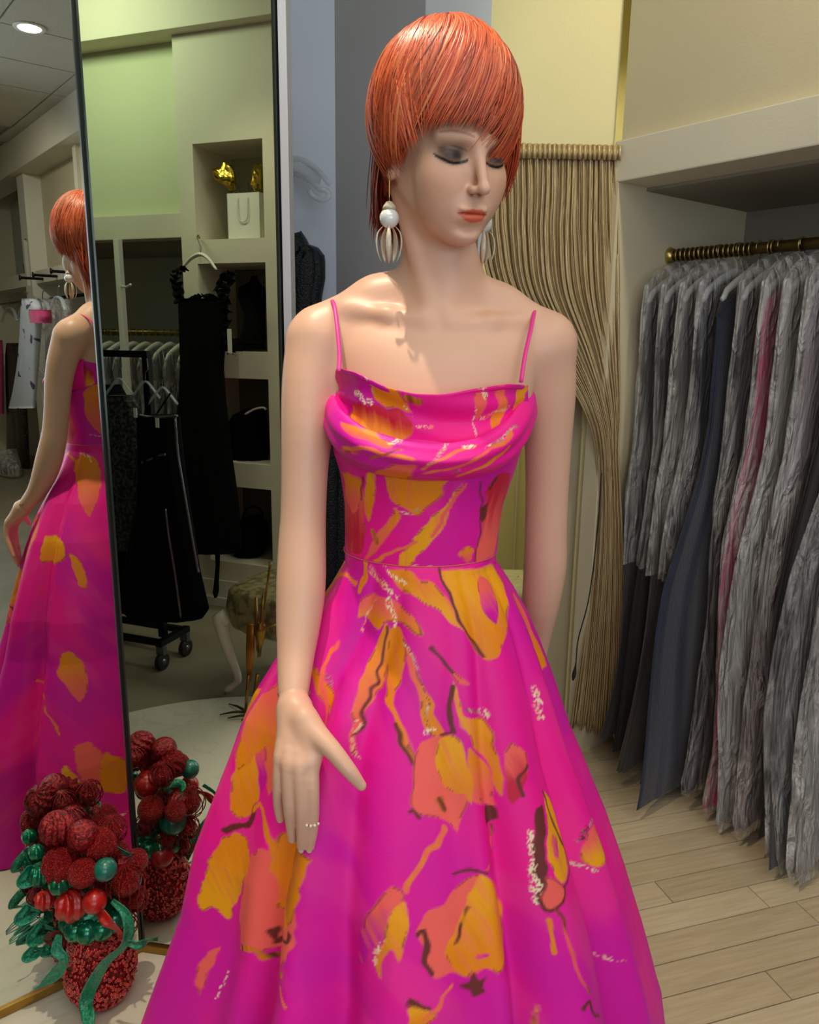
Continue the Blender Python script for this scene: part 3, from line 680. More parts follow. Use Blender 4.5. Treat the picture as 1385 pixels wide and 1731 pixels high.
# ---- head, in its own frame: x to her left, y forward, z up, metres at life size
HS=.975; yaw=math.radians(29); pit=math.radians(15); rol=math.radians(2)
hc=at(749,258,1.08)
hf=np.array([math.sin(yaw)*math.cos(pit),-math.cos(yaw)*math.cos(pit),-math.sin(pit)])
hx0=np.array([math.cos(yaw),math.sin(yaw),0]); hz0=-np.cross(hx0,hf)
hx=hx0*math.cos(rol)+hz0*math.sin(rol); hz=-hx0*math.sin(rol)+hz0*math.cos(rol)
HB=np.stack([hx,hf,hz])            # rows
def hw(p): return hc+HS*(np.asarray(p,float)@HB)
def head_sdf(P):
    q=((P-hc.astype(np.float32))@HB.T.astype(np.float32))/HS
    x=q[:,0]; ax=np.abs(x); qa=np.stack([ax,q[:,1],q[:,2]],1)
    d=ell(q,(0,-.012,.035),(.072,.092,.082))
    d=smin(d,ell(q,(0,.022,-.02),(.0560,.068,.074)),.03)
    d=smin(d,ell(q,(0,.038,-.062),(.034,.045,.040)),.025)
    d=smin(d,rcone(qa,(.047,.0,-.040),(.012,.066,-.088),.011,.011),.03)       # jaw line
    d=smin(d,ell(q,(0,.080,-.092),(.015,.013,.012)),.02)          # chin
    d=smin(d,ell(qa,(.040,.060,-.026),(.020,.018,.020)),.03)     # cheekbones
    d=smin(d,ell(qa,(.026,.060,-.050),(.021,.020,.026)),.03)     # cheeks
    d=smin(d,rcone(qa,(.012,.0865,.021),(.045,.066,.022),.008,.006),.014)  # brow ridge
    d=smax(d,-ell(qa,(.032,.100,.000),(.0175,.017,.0125)),.012)     # sockets
    d=smin(d,ell(qa,(.0315,.0715,-.002),(.0160,.0135,.0125)),.003)  # lowered lids
    crease=np.abs(q[:,2]-(.0075-6*(ax-.031)**2*4))
    d=smin(d,rcone(q,(0,.088,.010),(0,.110,-.030),.0056,.0066),.013)   # nose
    d=smin(d,ell(q,(0,.1125,-.0335),(.0070,.0070,.0062)),.006)
    d=smin(d,ell(qa,(.0088,.0995,-.0355),(.0052,.0080,.0050)),.006)
    d=smax(d,-ell(qa,(.0058,.1060,-.0420),(.0030,.0048,.0028)),.002)
    d=smax(d,-ell(q,(0,.098,-.050),(.0022,.006,.008)),.004)         # philtrum
    d=smin(d,ell(q,(0,.082,-.062),(.026,.0135,.020)),.012)          # muzzle
    d=smin(d,ell(qa,(.0085,.0940,-.0590),(.0125,.0065,.0048)),.003)  # upper lip
    d=smin(d,ell(q,(0,.0925,-.0690),(.0165,.0072,.0056)),.003)       # lower lip
    d=smax(d,-ell(q,(0,.1005,-.0640),(.022,.0080,.0009)),.002)
    d=smax(d,-ell(q,(0,.094,-.0825),(.018,.006,.004)),.010)
    # ears
    e=ell(qa,(.071,-.012,-.006),(.006,.017,.029)); e=smin(e,ell(qa,(.071,-.004,-.030),(.0055,.009,.010)),.006)
    e=smax(e,-ell(qa,(.078,-.010,-.002),(.006,.010,.018)),.004); e=smin(e,ell(qa,(.072,.002,-.010),(.004,.004,.007)),.003)
    d=smin(d,e,.005)
    return d*HS
N0=hw((0,-.022,-.05)); N1=at(748,462,1.12)
def body_sdf(P,head=True):
    P=P.astype(np.float32); X=P[:,0]; Z=P[:,2]
    d=np.full(len(P),9.,np.float32)
    near=np.linalg.norm(P-hc.astype(np.float32),axis=1)<.26
    if near.any():
        t=d[near]; t=head_sdf(P[near]); d[near]=t
    d[~near]=np.linalg.norm(P[~near]-hc.astype(np.float32),axis=1)-.13
    def A(x,y,Y): return at(x,y,Y)
    nk=rcone(P,N0,N1,.050,.047); nk=smin(nk,rcone(P,N1,A(743,530,1.13),.047,.062),.03)
    nk=smin(nk,rcone(P,hw((-.045,-.03,-.05)),A(728,520,1.075),.012,.008),.012)      # neck cord
    nk=smin(nk,rcone(P,hw((.045,-.03,-.05)),A(752,525,1.075),.012,.008),.012)
    d=smin(d,nk,.018)
    # trunk: stacked ellipses
    lv=np.array([(500,.050,.045,742,1.125),(535,.112,.050,740,1.12),(570,.148,.066,738,1.11),(620,.143,.078,736,1.10),(700,.134,.088,732,1.09),(770,.122,.086,728,1.09),(860,.105,.080,718,1.09),(957,.098,.074,712,1.09),(1010,.122,.082,712,1.09),(1100,.150,.098,712,1.10),(1250,.150,.10,712,1.10)])
    zz=np.array([A(a[3],a[0],1.1)[2] for a in lv]); cx=np.array([A(a[3],a[0],1.1)[0] for a in lv]); o=zz.argsort()
    zf=np.linspace(zz.min(),zz.max(),80); kk=np.hanning(11)[1:-1]; kk/=kk.sum(); sp=lambda v: np.convolve(np.pad(np.interp(zf,zz[o],v),4,mode='edge'),kk,'valid')
    a=np.interp(Z,zf,sp(lv[o,1])); b=np.interp(Z,zf,sp(lv[o,2])); c=np.interp(Z,zf,sp(cx[o])); cy=np.interp(Z,zf,sp(lv[o,4]))
    a=a; k0=np.sqrt(((X-c)/a)**2+((P[:,1]-cy)/b)**2); tr=(k0-1)*np.minimum(a,b)*.9
    tr=smax(tr,Z-(zz.max()),.05); tr=smax(tr,zz.min()-Z,.05)
    d=smin(d,tr,.035)
    # shoulder slope, caps
    for pts in (((740,492,1.135,.036),(640,515,1.135,.035),(545,562,1.125,.039)),((745,492,1.135,.036),(840,528,1.14,.034),(922,572,1.135,.038))):
        for p,q in zip(pts[:-1],pts[1:]): d=smin(d,rcone(P,A(*p[:3]),A(*q[:3]),p[3],q[3]),.03)
    # collar bones
    for p,q in (((728,545,1.062),(655,532,1.075)),((655,532,1.075),(585,522,1.10)),((760,548,1.062),(830,545,1.075)),((830,545,1.075),(885,545,1.10))):
        d=smin(d,rcone(P,A(*p),A(*q),.0045,.0045),.02)
    d=smax(d,-ell(P,A(745,535,1.035),(.012,.012,.012)),.02)
    armR=[(531,582,1.115,.040),(522,650,1.095,.0375),(518,720,1.08,.035),(515,800,1.07,.0325),(513,870,1.06,.032),(511,920,1.05,.0335),(509,990,1.03,.0345),(505,1050,1.01,.0310),(500,1110,.985,.0255),(496,1170,.95,.0205)]
    armL=[(925,588,1.13,.040),(929,660,1.14,.0385),(927,740,1.155,.0355),(925,830,1.17,.033),(923,900,1.18,.033),(922,960,1.19,.0335),(914,1020,1.21,.031),(905,1080,1.25,.026),(897,1140,1.275,.0215),(890,1200,1.295,.024),(882,1270,1.31,.020)]
    for arm in (armR,armL):
        d=smin(d,limb(P,arm,3),.022)
    # legs under the skirt
    for s in (-1,1):
        d=smin(d,rcone(P,(.02+s*.075,1.10,.86),(.02+s*.06,1.10,.46),.082,.050),.04)
        d=smin(d,rcone(P,(.02+s*.06,1.10,.46),(.02+s*.055,1.12,.09),.050,.028),.02); d=smin(d,rcone(P,(.02+s*.055,1.13,.06),(.02+s*.06,1.0,.03),.03,.022),.02)
    return d
def hand_sdf(P):
    A=lambda x,y,Y: at(x,y,Y)
    d=rcone(P,A(496,1166,.952),A(497,1205,.928),.0200,.0175)
    W=(497,1200,.93)
    for k,r in (((522,1284,.882),.0112),((507,1292,.877),.0112),((490,1289,.880),.0108),((477,1278,.889),.0100)):
        d=smin(d,rcone(P,A(*W),A(*k),.0165,r),.012)
    F=[[(524,1292,.878,.0112),(528,1345,.868,.0092),(528,1398,.874,.0080),(523,1436,.884,.0062)],
       [(507,1302,.872,.0108),(510,1362,.866,.0090),(511,1406,.876,.0078),(509,1436,.888,.0062)],
       [(489,1298,.875,.0102),(489,1355,.870,.0086),(492,1392,.882,.0074),(494,1418,.893,.0060)],
       [(475,1286,.885,.0094),(471,1330,.880,.0078),(471,1360,.888,.0068),(474,1384,.896,.0056)]]
    for f in F:
        f=[(f[0][0]+(497-f[0][0])*.18,f[0][1]-26,f[0][2]+.010,f[0][3]*.95)]+f; d=smin(d,limb(P,f,4),.0045)
    th=[(506,1200,.925,.0150),(535,1240,.893,.0145),(562,1268,.876,.0118),(590,1302,.868,.0098),(611,1328,.868,.0066)]
    d=smin(d,limb(P,th,4),.012)
    d=smin(d,rcone(P,A(515,1215,.905),A(528,1280,.885),.013,.010),.015)
    return d
def hcut(P): return body_sdf(P)
import time; t0_=time.time()
parts=[]
zc=float(hc[2]-.125)                                       # head is sampled finer above this height
lo=(-.24,.93,.86); hi=(.30,1.34,zc)
V1,Q1=surface_nets(body_sdf,(-.26,.90,.01),(.32,1.40,zc+.010),.0044)
V2,Q2=surface_nets(body_sdf,(hc[0]-.13,hc[1]-.17,zc-.004),(hc[0]+.14,hc[1]+.15,hc[2]+.14),.0017)
wz=at(496,1168,.95)[2]
V3,Q3=surface_nets(hand_sdf,tuple(at(455,1450,.85)-np.array([.01,.01,.01])),tuple(at(630,1180,.97)+np.array([.02,.06,.03])),.0016)
# open the cut ends so that the three samplings meet as one skin
def cut(V,Q,keep): m=keep[Q].all(1); return V,Q[m]
V1,Q1=cut(V1,Q1,V1[:,2]<zc+.004); V2,Q2=cut(V2,Q2,V2[:,2]>zc-.003)
Q=np.concatenate([Q1,Q2+len(V1),Q3+len(V1)+len(V2)]); V=np.concatenate([V1,V2,V3])
# ---- painted skin and make-up
q=((V-hc)@HB.T)/HS; x,y,z=q[:,0],q[:,1],q[:,2]; ax=np.abs(x)
isH=(np.arange(len(V))>=len(V1))&(np.arange(len(V))<len(V1)+len(V2))
skin=np.tile(np.array(lin('dcae93')),(len(V),1))
def mixc(mask,c,w=1.0):
    m=(np.clip(mask,0,1)*w*isH)[:,None]; skin[:]=skin*(1-m)+np.array(lin(c))*m
sm=lambda d,e: np.clip(.5-d/e,0,1)
mixc(np.exp(-(((ax-.045)/.016)**2+((z+.03)/.018)**2))*(y>.03),'d0906f',.5)                       # blush
ey=z-(.0-.0045-((ax-.031)/.018)**2*-.0032)                                # lash line height
mixc(np.exp(-(((ax-.034)/.017)**4+((z-.004)/.0115)**2))*(y>.04),'2b2320',.95)              # smoky shadow
mixc(np.exp(-(((ax-.032)/.012)**4+((z-.0005)/.0052)**2))*(y>.05),'2c2727',.88)                # grey lid
lz=-.0078+((ax-.031)/.018)**2*.005
mixc(sm(np.abs(z-lz)-.0019,.0016)*(ax>.0135)*(ax<.052)*(y>.04),'120d0c',1)                     # lashes
mixc(sm(np.abs(z-(.0105-((ax-.031)/.018)**2*.005))-.0006,.0012)*(ax>.016)*(ax<.048)*(y>.04),'3a2a25',.7)  # lid crease
bz=.0235+.004*np.sin((ax-.012)/.04*3.1)
mixc(sm(np.abs(z-bz)-.0013,.002)*(ax>.013)*(ax<.050)*(y>.04),'9a5f45',.75)
lw=.0215
up=(z>-.0640); lipt=-.0578+ -.0009*np.cos(ax/.0035*1.0)*(ax<.008)-(ax/lw)**2*.0062; lipb=-.0752+(ax/lw)**2*.0105
inl=(z<lipt)&(z>lipb)&(ax<lw)&(y>.07); mixc(inl*1.0,'dc6448',.95)
mixc(sm(np.abs(z+.0640+ (ax/lw)**2*.0005)-.0006,.0012)*(ax<.023)*(y>.07),'7a2318',.9)
mixc(np.exp(-(((ax-.0058)/.003)**2+((z+.0415)/.003)**2))*(y>.09),'7a4a38',.9)
# hand: nails; wrist joint line
skm=material('mannequin_skin',attr='print',rough=.43,spec=.45)
mq=root('mannequin',(.03,1.1,0),'standing female mannequin with short coppery wig in a hot pink gown','mannequin')
bo_=obj('body',(V,Q),skm,mq,color=skin); me_=bo_.data
vn=np.zeros(len(V)*3,np.float32); me_.vertices.foreach_get('normal',vn); vn=vn.reshape(-1,3)
nr=np.nonzero((np.abs(V[:,2]-zc)<.012)&(np.arange(len(V))<len(V1)+len(V2)))[0]; e_=.0012
gr=np.stack([body_sdf((V[nr]+d).astype(np.float32))-body_sdf((V[nr]-d).astype(np.float32)) for d in np.eye(3)*e_],1); gr/=np.linalg.norm(gr,axis=1,keepdims=True)+1e-9
sg=np.sign((gr*vn[nr]).sum(1).mean()); vn[nr]=gr*(sg if sg else 1); me_.normals_split_custom_set_from_vertices(vn.tolist())
for p in ((611,1328,.868),(523,1436,.884),(509,1436,.888),(494,1418,.893)):
    c=at(*p); n=c-np.array([0,0,CAMZ]); n/=np.linalg.norm(n)
    S=sphere(c-n*.0040,.0042,10,8,(1,.55,1.35)); obj('fingernail',S,M('nail','e6bfa6',.2,coat=.5),mq)
cs=[]
for a in np.linspace(0,2*math.pi,33): 
    c=at(497,1171,.949); cs.append(c+np.array([math.cos(a)*.0212,math.sin(a)*.0212,.0]))
obj('wrist_joint',sweep(cs,.0009,6,False),M('joint_line','6e4a3a',.6),mq)
bz_=lathe([(.15,.0),(.15,.006),(.146,.009),(.01,.010)],(.02,1.1,.0005),48); obj('stand_base',bz_,M('stand_glass','a8b4b0',.1),mq)
# ---- wig
WC=np.array([0,-.010,.045]); WR=np.array([.0925,.104,.108])
c0_=np.array([0.0,-.38,.93]); c0_/=np.linalg.norm(c0_)
ex_=np.array([1.,0,0]); ey_=np.cross(c0_,ex_)      # ey_ points forward from the crown
if ey_[1]<0: ey_=-ey_
def wig_path(phi,a0,a1,off,n,tw=0.,jit=0.,flare=0.):
    a=np.linspace(a0,a1,n); f=phi+tw*(a/1.9)**2+jit*(a-a0)
    d=np.cos(a)[:,None]*c0_+np.sin(a)[:,None]*(np.sin(f)[:,None]*ex_+np.cos(f)[:,None]*ey_)
    R=WR*(1+off); P=WC+d*R
    # below the widest line hair hangs down and in, not around under the jaw
    low=np.clip(-d[:,2]-.15,0,1)
    s=np.hypot(d[:,0],d[:,1]); k=np.maximum(.82-.0*low,s); 
    P[:,0]=WC[0]+d[:,0]/np.maximum(s,1e-6)*np.where(d[:,2]<0,np.maximum(s,.86-.25*low),s)*R[0]; P[:,1]=WC[1]+d[:,1]/np.maximum(s,1e-6)*np.where(d[:,2]<0,np.maximum(s,.86-.22*low),s)*R[1]
    return P
def amax(phi):   # how far down a lock reaches, by direction from the crown (0 = forehead)
    p=math.degrees(phi)%360
    t=[0,20,45,65,82,95,110,135,180,225,250,263,278,295,315,340,360]
    L=[2.02,1.96,2.12,2.46,2.46,2.28,2.20,2.26,2.38,2.44,2.32,2.04,2.02,2.16,2.14,2.10,2.02]
    return float(np.interp(p,t,L))
def strands(N,rng,w=.0011,thin=True):
    Vs=[];Fs=[];Cs=[];n0=0;n=14
    CN=150; cph=rng.random(CN)*2*math.pi; clay=rng.random(CN); ctw=rng.normal(size=CN)*.20; coff=rng.random(CN); cji=rng.normal(size=CN)*.13; ctone=rng.random(CN); cend=rng.normal(size=CN)*.05
    for i in range(N):
        k_=int(rng.integers(CN)); loose=rng.random()<.18
        phi=(cph[k_]+rng.normal()*.085) if not loose else rng.random()*2*math.pi; lay=np.clip(clay[k_]+rng.normal()*.08,0,1)
        am=amax(phi)*(1+rng.normal()*.015+(0 if loose else cend[k_]*.6))
        a0=.02+lay**1.3*1.15*(am/2.1); a1=a0+(am-a0)*(.45+.55*rng.random()) if lay<.75 else am*(1+.015*rng.normal())
        if a1-a0<.35: a1=a0+.35
        a1=min(a1,am*1.02)
        fr=math.cos(phi)
        tw=(-.85 if fr>-.2 else 0)*max(0,fr+.2)/1.2+(ctw[k_] if not loose else rng.normal()*.15)+rng.normal()*.04
        off=.006+.050*coff[k_]*(.4+.6*lay)+.012*rng.random()
        P=wig_path(phi,a0,a1,off,n,tw,(cji[k_] if not loose else 0)+rng.normal()*.03)
        lift=np.sin(np.linspace(0,1,n)*math.pi)*.003*rng.random()+(.0060*rng.random()*(np.linspace(0,1,n)**3))*(1 if rng.random()<.5 else -.6)
        d=P-WC; d/=np.linalg.norm(d,axis=1)[:,None]; P=P+d*lift[:,None]-d*(.0045*np.linspace(1,0,n)**6)[:,None]
        T=np.gradient(P,axis=0); S=np.cross(T,d); S/=np.linalg.norm(S,axis=1)[:,None]+1e-9
        tt=np.linspace(0,1,n); ww=w*(.7+.8*rng.random())*np.minimum(1,(1-tt)*3.2+.05)*np.minimum(1,.4+tt*3)
        A=P-S*ww[:,None]; B=P+S*ww[:,None]; Cc=P+d*(ww*.75)[:,None]
        blk=np.stack([A,Cc,B],1).reshape(-1,3); Vs.append(blk)
        k=np.arange(n-1)[:,None]*3+n0
        Fs.append(np.concatenate([np.c_[k,k+3,k+4,k+1],np.c_[k+1,k+4,k+5,k+2]])); n0+=n*3
        base=np.array(lin(['d9633c','cf5a36','e07448','b8462c','e8875a','8e3526'][int(rng.choice(6,p=[.28,.22,.22,.12,.08,.08]))]))
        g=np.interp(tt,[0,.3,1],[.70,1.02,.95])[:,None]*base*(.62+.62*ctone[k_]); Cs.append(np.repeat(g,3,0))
    V=np.concatenate(Vs); return hc+HS*(V@HB),np.concatenate(Fs),np.concatenate(Cs)
rng=np.random.default_rng(5)
hair=material('coppery_wig_fibre',attr='print',rough=.36,spec=.45)
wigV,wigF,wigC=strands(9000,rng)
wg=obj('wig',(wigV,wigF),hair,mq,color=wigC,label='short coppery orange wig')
# nape locks, side locks and wispy fringe
def lock(pts,N,spread,w,rng,dark=.8):
    Vs=[];Fs=[];Cs=[];n0=0;n=12; base=bez(pts,n)
    for i in range(N):
        o=rng.normal(size=3)*spread; t=np.linspace(0,1,n)[:,None]; P=base+o*(.8+.4*t)+rng.normal(size=3)*spread*.6*t**2; P=P[:max(5,int(n*(.6+.45*rng.random())))]; m=len(P)
        d=P-WC; d/=np.linalg.norm(d,axis=1)[:,None]; T=np.gradient(P,axis=0); S=np.cross(T,d); S/=np.linalg.norm(S,axis=1)[:,None]+1e-9
        ww=(w*(.7+.7*rng.random())*np.minimum(1,(1-np.linspace(0,1,m))*3+.05))[:,None]
        blk=np.stack([P-S*ww,P+d*ww*.7,P+S*ww],1).reshape(-1,3); Vs.append(blk); k=np.arange(m-1)[:,None]*3+n0
        Fs.append(np.concatenate([np.c_[k,k+3,k+4,k+1],np.c_[k+1,k+4,k+5,k+2]])); n0+=m*3
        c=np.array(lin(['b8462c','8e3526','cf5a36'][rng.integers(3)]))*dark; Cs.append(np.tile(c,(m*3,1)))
    V=np.concatenate(Vs); return hc+HS*(V@HB),np.concatenate(Fs),np.concatenate(Cs)
def addlock(name,*a): 
    v,f,c=lock(*a); return obj(name,(v,f),hair,mq,color=c)
for s in (-1,1):
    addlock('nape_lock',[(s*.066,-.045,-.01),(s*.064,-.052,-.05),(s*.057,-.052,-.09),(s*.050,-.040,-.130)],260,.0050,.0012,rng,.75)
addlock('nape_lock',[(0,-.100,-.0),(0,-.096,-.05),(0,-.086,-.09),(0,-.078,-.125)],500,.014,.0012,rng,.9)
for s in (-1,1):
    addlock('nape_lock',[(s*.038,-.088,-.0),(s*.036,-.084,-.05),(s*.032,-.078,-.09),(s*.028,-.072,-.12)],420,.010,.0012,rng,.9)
addlock('side_lock',[(-.074,.030,.03),(-.075,.022,.0),(-.074,.012,-.018)],120,.0030,.0010,rng,1.0)
addlock('side_lock',[(.070,.055,.04),(.072,.056,.0),(.070,.050,-.035),(.064,.044,-.058)],220,.0040,.0011,rng,1.0)
# wig cap under the fibres
capP=[]
for ph in np.linspace(0,2*math.pi,72,endpoint=False):
    capP.append(wig_path(ph,.0,amax(ph)-.10,-.004,24,(-.85 if math.cos(ph)>-.2 else 0)*max(0,math.cos(ph)+.2)/1.2))
capP=np.array(capP).transpose(1,0,2); cw=hc+HS*(capP.reshape(-1,3)@HB)
obj('wig_cap',(cw,gridf(24,72,True)),M('wig_cap','6e2a1c',.7),mq)
# ---- jewellery
pearl=M('pearl','e8ebe6',.12,coat=1,spec=.8); gold=M('gold_wire','c9a25a',.25,1.0); shell=M('petal_shell','cdbfa6',.25,coat=.5)
def earring(top,lab,s=1):
    t=np.asarray(top,float); g=root('pearl_earring',t,lab,'earring')
    obj('hook',sweep(bez([t+(0,.004,.006),t+(0,-.003,.008),t+(0,-.006,0),t+(0,-.004,-.026)],14),.0009,6),gold,g)
    obj('cap',lathe([(.001,.008),(.004,.007),(.008,.002),(.0095,-.003)],t+(0,-.004,-.033),14),shell,g)
    obj('pearl',sphere(t+(0,-.004,-.046),.0128,20,14),pearl,g)
    for a in (-8,60,120,188,270):
        ca,sa=math.cos(math.radians(a)),math.sin(math.radians(a)); 
        P=[t+(ca*r,-.004+sa*r,z) for r,z in ((.008,-.056),(.0145,-.064),(.0165,-.076),(.0145,-.090),(.010,-.100))]
        obj('petal_drop',sweep(bez(P,14),[.0012,.0016,.002,.0024,.003,.0034,.0036,.0036,.0034,.003,.0026,.002,.0014,.0006],8,flat=.35),shell,g)
    obj('centre_drop',lathe([(.0004,0),(.0018,-.006),(.0035,-.020),(.0036,-.030),(.0018,-.040),(.0004,-.044)][::-1],t+(0,-.004,-.058),10),M('amber_drop','d9a878',.3,coat=.4),g)
    return g
earring(hw((-.0745,-.002,-.040)),'pearl drop earring with petal dangles hanging in front of the wig nape')
earring(hw((.0745,-.002,-.040)),'pearl drop earring mostly hidden behind the mannequin chin')
rc=at(527,1388,.873); rg=root('ring',rc,'slim gold ring with clear stones on the forefinger','ring')
P=[rc+np.array([math.cos(a)*.0094,math.sin(a)*.0094,.0015*math.cos(a)]) for a in np.linspace(0,2*math.pi,25)]
obj('band',sweep(P,.0011,6,False),gold,rg)
for a in (-150,-120,-90,-60,-30): 
    c=rc+np.array([math.cos(math.radians(a))*.0102,math.sin(math.radians(a))*.0102,.0]); obj('stone',sphere(c,.0021,8,6),M('clear_stone','f2ead8',.05,coat=1),rg)
print('mannequin built',round(time.time()-t0_,1))

# ================================================================ RIGHT: curtain, dressing room, hanging rail
def RP(u,v,z): return np.array([A0[0]+Ae[0]*u+Am[0]*v,A0[1]+Ae[1]*u+Am[1]*v,z])
lame=M('gold_lame','c2ad84',.36,.3,color2='b09b70',scale=30,stretch=(6,6,.5),bump=.25,bscale=90,bdist=.004)
cu=root('gold_curtain',at(1000,1240,2.45),'shimmering champagne gold curtain swept to the right of the doorway','curtain')
nu,nv=420,150
Lp=bez([(795,266),(806,330),(812,400),(834,490),(915,585),(980,680),(1006,765),(1005,900),(988,1060),(964,1226)],nv)
Rp=bez([(1044,266),(1046,330),(1047,400),(1048,500),(1049,600),(1050,700),(1047,765),(1053,900),(1057,1060),(1056,1247)],nv)
u=np.linspace(0,1,nu)[None]; v=np.linspace(0,1,nv)[:,None]
ub=u**(1+.16*np.sin(np.pi*np.clip(v*1.6,0,1)))
X=Lp[:,0:1]*(1-ub)+Rp[:,0:1]*ub; Yp=Lp[:,1:2]*(1-ub)+Rp[:,1:2]*ub
ph=u*2*math.pi*22+1.2*np.sin(u*13+v*2)+0.9*np.sin(u*37+v*5)+.8*np.sin(v*9+u*8)
amp=.0085*(1-.35*np.exp(-((v-.52)/.1)**2))+.004*v
D=2.465+amp*(.9*np.sin(ph)+.35*np.sin(ph*.37+2+v*4)+.40*np.sin(ph*2.3+v*6)+.2*np.sin(ph*4.7-v*11))-.012*np.sin(u*9+v*6)*v
D=D-.03*np.exp(-((v-.55)/.12)**2)*(1-u)
Yp=Yp+(v>.98)*6*np.sin(u*40)
P=np.zeros((nv,nu,3))
d0=_F+_R*((X[...,None]-692.5)/FPX)+_U*((865.5-Yp[...,None])/FPX); t_=D/d0[...,1]; P[...,0]=d0[...,0]*t_; P[...,1]=D; P[...,2]=CAMZ+d0[...,2]*t_
P[...,2]=np.maximum(P[...,2],-.005)
obj('panel',thick(P,.0012),lame,cu)
hu=np.linspace(0,1,300)[None]; hv=np.linspace(0,1,16)[:,None]; HP=np.zeros((16,300,3))
hx_=795+(1050-795)*hu+0*hv; hy_=242+hu*5+24*hv-2.0*np.abs(np.sin(hu*75))*(hv<.2)
D=2.455+.009*np.sin(hu*2*math.pi*30+.8*np.sin(hu*23))*(.4+.6*np.abs(hv-.5)*2)-.014*np.sin(np.pi*hv)
d0=_F+_R*((hx_[...,None]-692.5)/FPX)+_U*((865.5-hy_[...,None])/FPX); t_=D/d0[...,1]; HP[...,0]=d0[...,0]*t_; HP[...,1]=D; HP[...,2]=CAMZ+d0[...,2]*t_
obj('gathered_header',thick(HP,.0015),lame,cu)
a=at(790,254,2.468); b=at(1052,260,2.468)
cr_=obj('curtain_rod',sweep(seg(a,b),.008,12),M('rod_metal','9a8d70',.35,.9)); tag(cr_,'thin rod carrying the gathered header of the gold curtain','curtain rod')
cb=obj('tie_rope',sweep(bez([at(1017,800,2.40),at(1010,900,2.40),at(996,1010,2.40),at(978,1080,2.40),at(974,1120,2.40),at(969,1150,2.40)],30),[.0022]*24+[.003,.004,.006,.007,.006,.003],8),M('black_cord','15120f',.6))
tag(cb,'thin black cord hanging down along the gold curtain','cord')
# dressing room stool, cabinet
wl=M('white_lacquer','d9d5c4',.3,coat=.3)
def stool(name,c,lab,w,d,h,seatm,skirted=True,legm=wl,rz=0,hd=.12):
    g=root(name,(c[0],c[1],c[2]),lab,'stool')
    th=np.linspace(0,2*math.pi,97)[:-1]; rows=[]
    for z,r in ((h-hd,.90),(h-hd*.9,.97),(h-hd*.5,1.03),(h-.02,1.0),(h,.9),(h+.012,.6),(h+.016,.02)):
        k=1+.025*np.sin(th*18)*(z<h-.03); sx=np.sign(np.cos(th))*np.abs(np.cos(th))**.6; sy=np.sign(np.sin(th))*np.abs(np.sin(th))**.6
        rows.append(np.c_[sx*w/2*r*k,sy*d/2*r*k,np.full(96,z)])
    P=np.array(rows); S=(P.reshape(-1,3),gridf(7,96,True)); S=mv(rotz(S,rz),c); obj('seat_cushion',S,seatm,g)
    for sx in (-1,1):
        for sy in (-1,1):
            x,y=sx*w*.43,sy*d*.40; q=bez([(x,y,h-hd+.02),(x*1.12,y*1.12,h*.72),(x*1.02,y*1.02,h*.42),(x*.88,y*.88,h*.16),(x*.95,y*.95,.035),(x*1.1,y*1.1,.012)],22)
            S=sweep(q,np.interp(np.linspace(0,1,22),[0,.2,.5,.8,.93,1],[.030,.032,.018,.012,.017,.010]),12); obj('cabriole_leg',mv(rotz(S,rz),c),legm,g)
    return g
sc_=at(905,1125,3.05)
stool('vanity_stool',(sc_[0]-.08,3.12,.015),'white cabriole-legged stool with pale pleated seat beyond the doorway',.42,.34,.40,M('pale_pleated_cloth','c9c39a',.7,color2='d6d0aa',scale=40))
# ---- rail
rl=root('hanging_rail',RP(-.0,.285,1.68),'antique brass hanging rail with wound rings above the bagged gowns','clothes rail')
ab=M('antique_brass','8b7440',.38,.9,color2='6b5630',scale=25,bump=.15,bscale=60)
obj('tube',sweep(seg(RP(.0,.285,1.68),RP(3.55,.285,1.68)),.0165,20),ab,rl)
dd=np.r_[Ae,0]
obj('end_socket',sweep([RP(-.005,.285,1.68),RP(.004,.285,1.68),RP(.012,.285,1.68),RP(.02,.285,1.68)],[.026,.028,.024,.019],20),M('bright_brass','c7b26a',.3,.9),rl)
rg_=None
ring_us=[.035+.0165*k for k in range(16)]+[.34,.35,.43,.50,.53,.545,.56,.60,.65,.66,.70,.74,.78,.83,.85,.9]
for u_ in ring_us:
    c=RP(u_,.285,1.68)
    if rg_ is None:
        a=np.linspace(0,2*math.pi,21); pts=[(math.cos(t)*.0185*Am[0],math.cos(t)*.0185*Am[1],math.sin(t)*.0185) for t in a]; 
        rg_=obj('rail_ring',sweep(pts,.0026,6,False),M('ring_brass','b59a58',.3,.9),rl,origin=(0,0,0)); rg_.location=c-wloc(rl)
    else: inst(rg_,'rail_ring',c,rl)
# ---- hangers and gowns
grey_h=M('grey_hanger_plastic','b9bbb8',.3,coat=.2); wire=M('wire','a89a78',.35,.9)
def hanger(fr,lab,group,mat,half=.19,arch=.045,wide=.016,loc=0,hook=wire,kind='hanger'):
    # fr(v,z): room point at sideways offset v and height z; hook closes over the rail at z=0
    g=root('clothes_hanger',fr(0,-.07-arch),lab,kind,group)
    v=np.linspace(-1,1,33); P=[fr(half*x,-.068-arch*abs(x)**1.5*1.35-.012*(abs(x)>.9)) for x in v]
    obj('arm_bar',sweep(P,[(.55+.45*(1-abs(x)))*wide*.75 if abs(x)<.97 else wide*.3 for x in v],10,flat=1.5),mat,g)
    H=[fr(.0,-.065),fr(0,-.035),fr(.008,-.024),fr(.019,-.008),fr(.018,.012),fr(.0,.021),fr(-.018,.011),fr(-.019,-.004)]
    obj('hook',sweep(bez(H,26),.0016,6),hook,g)
    return g
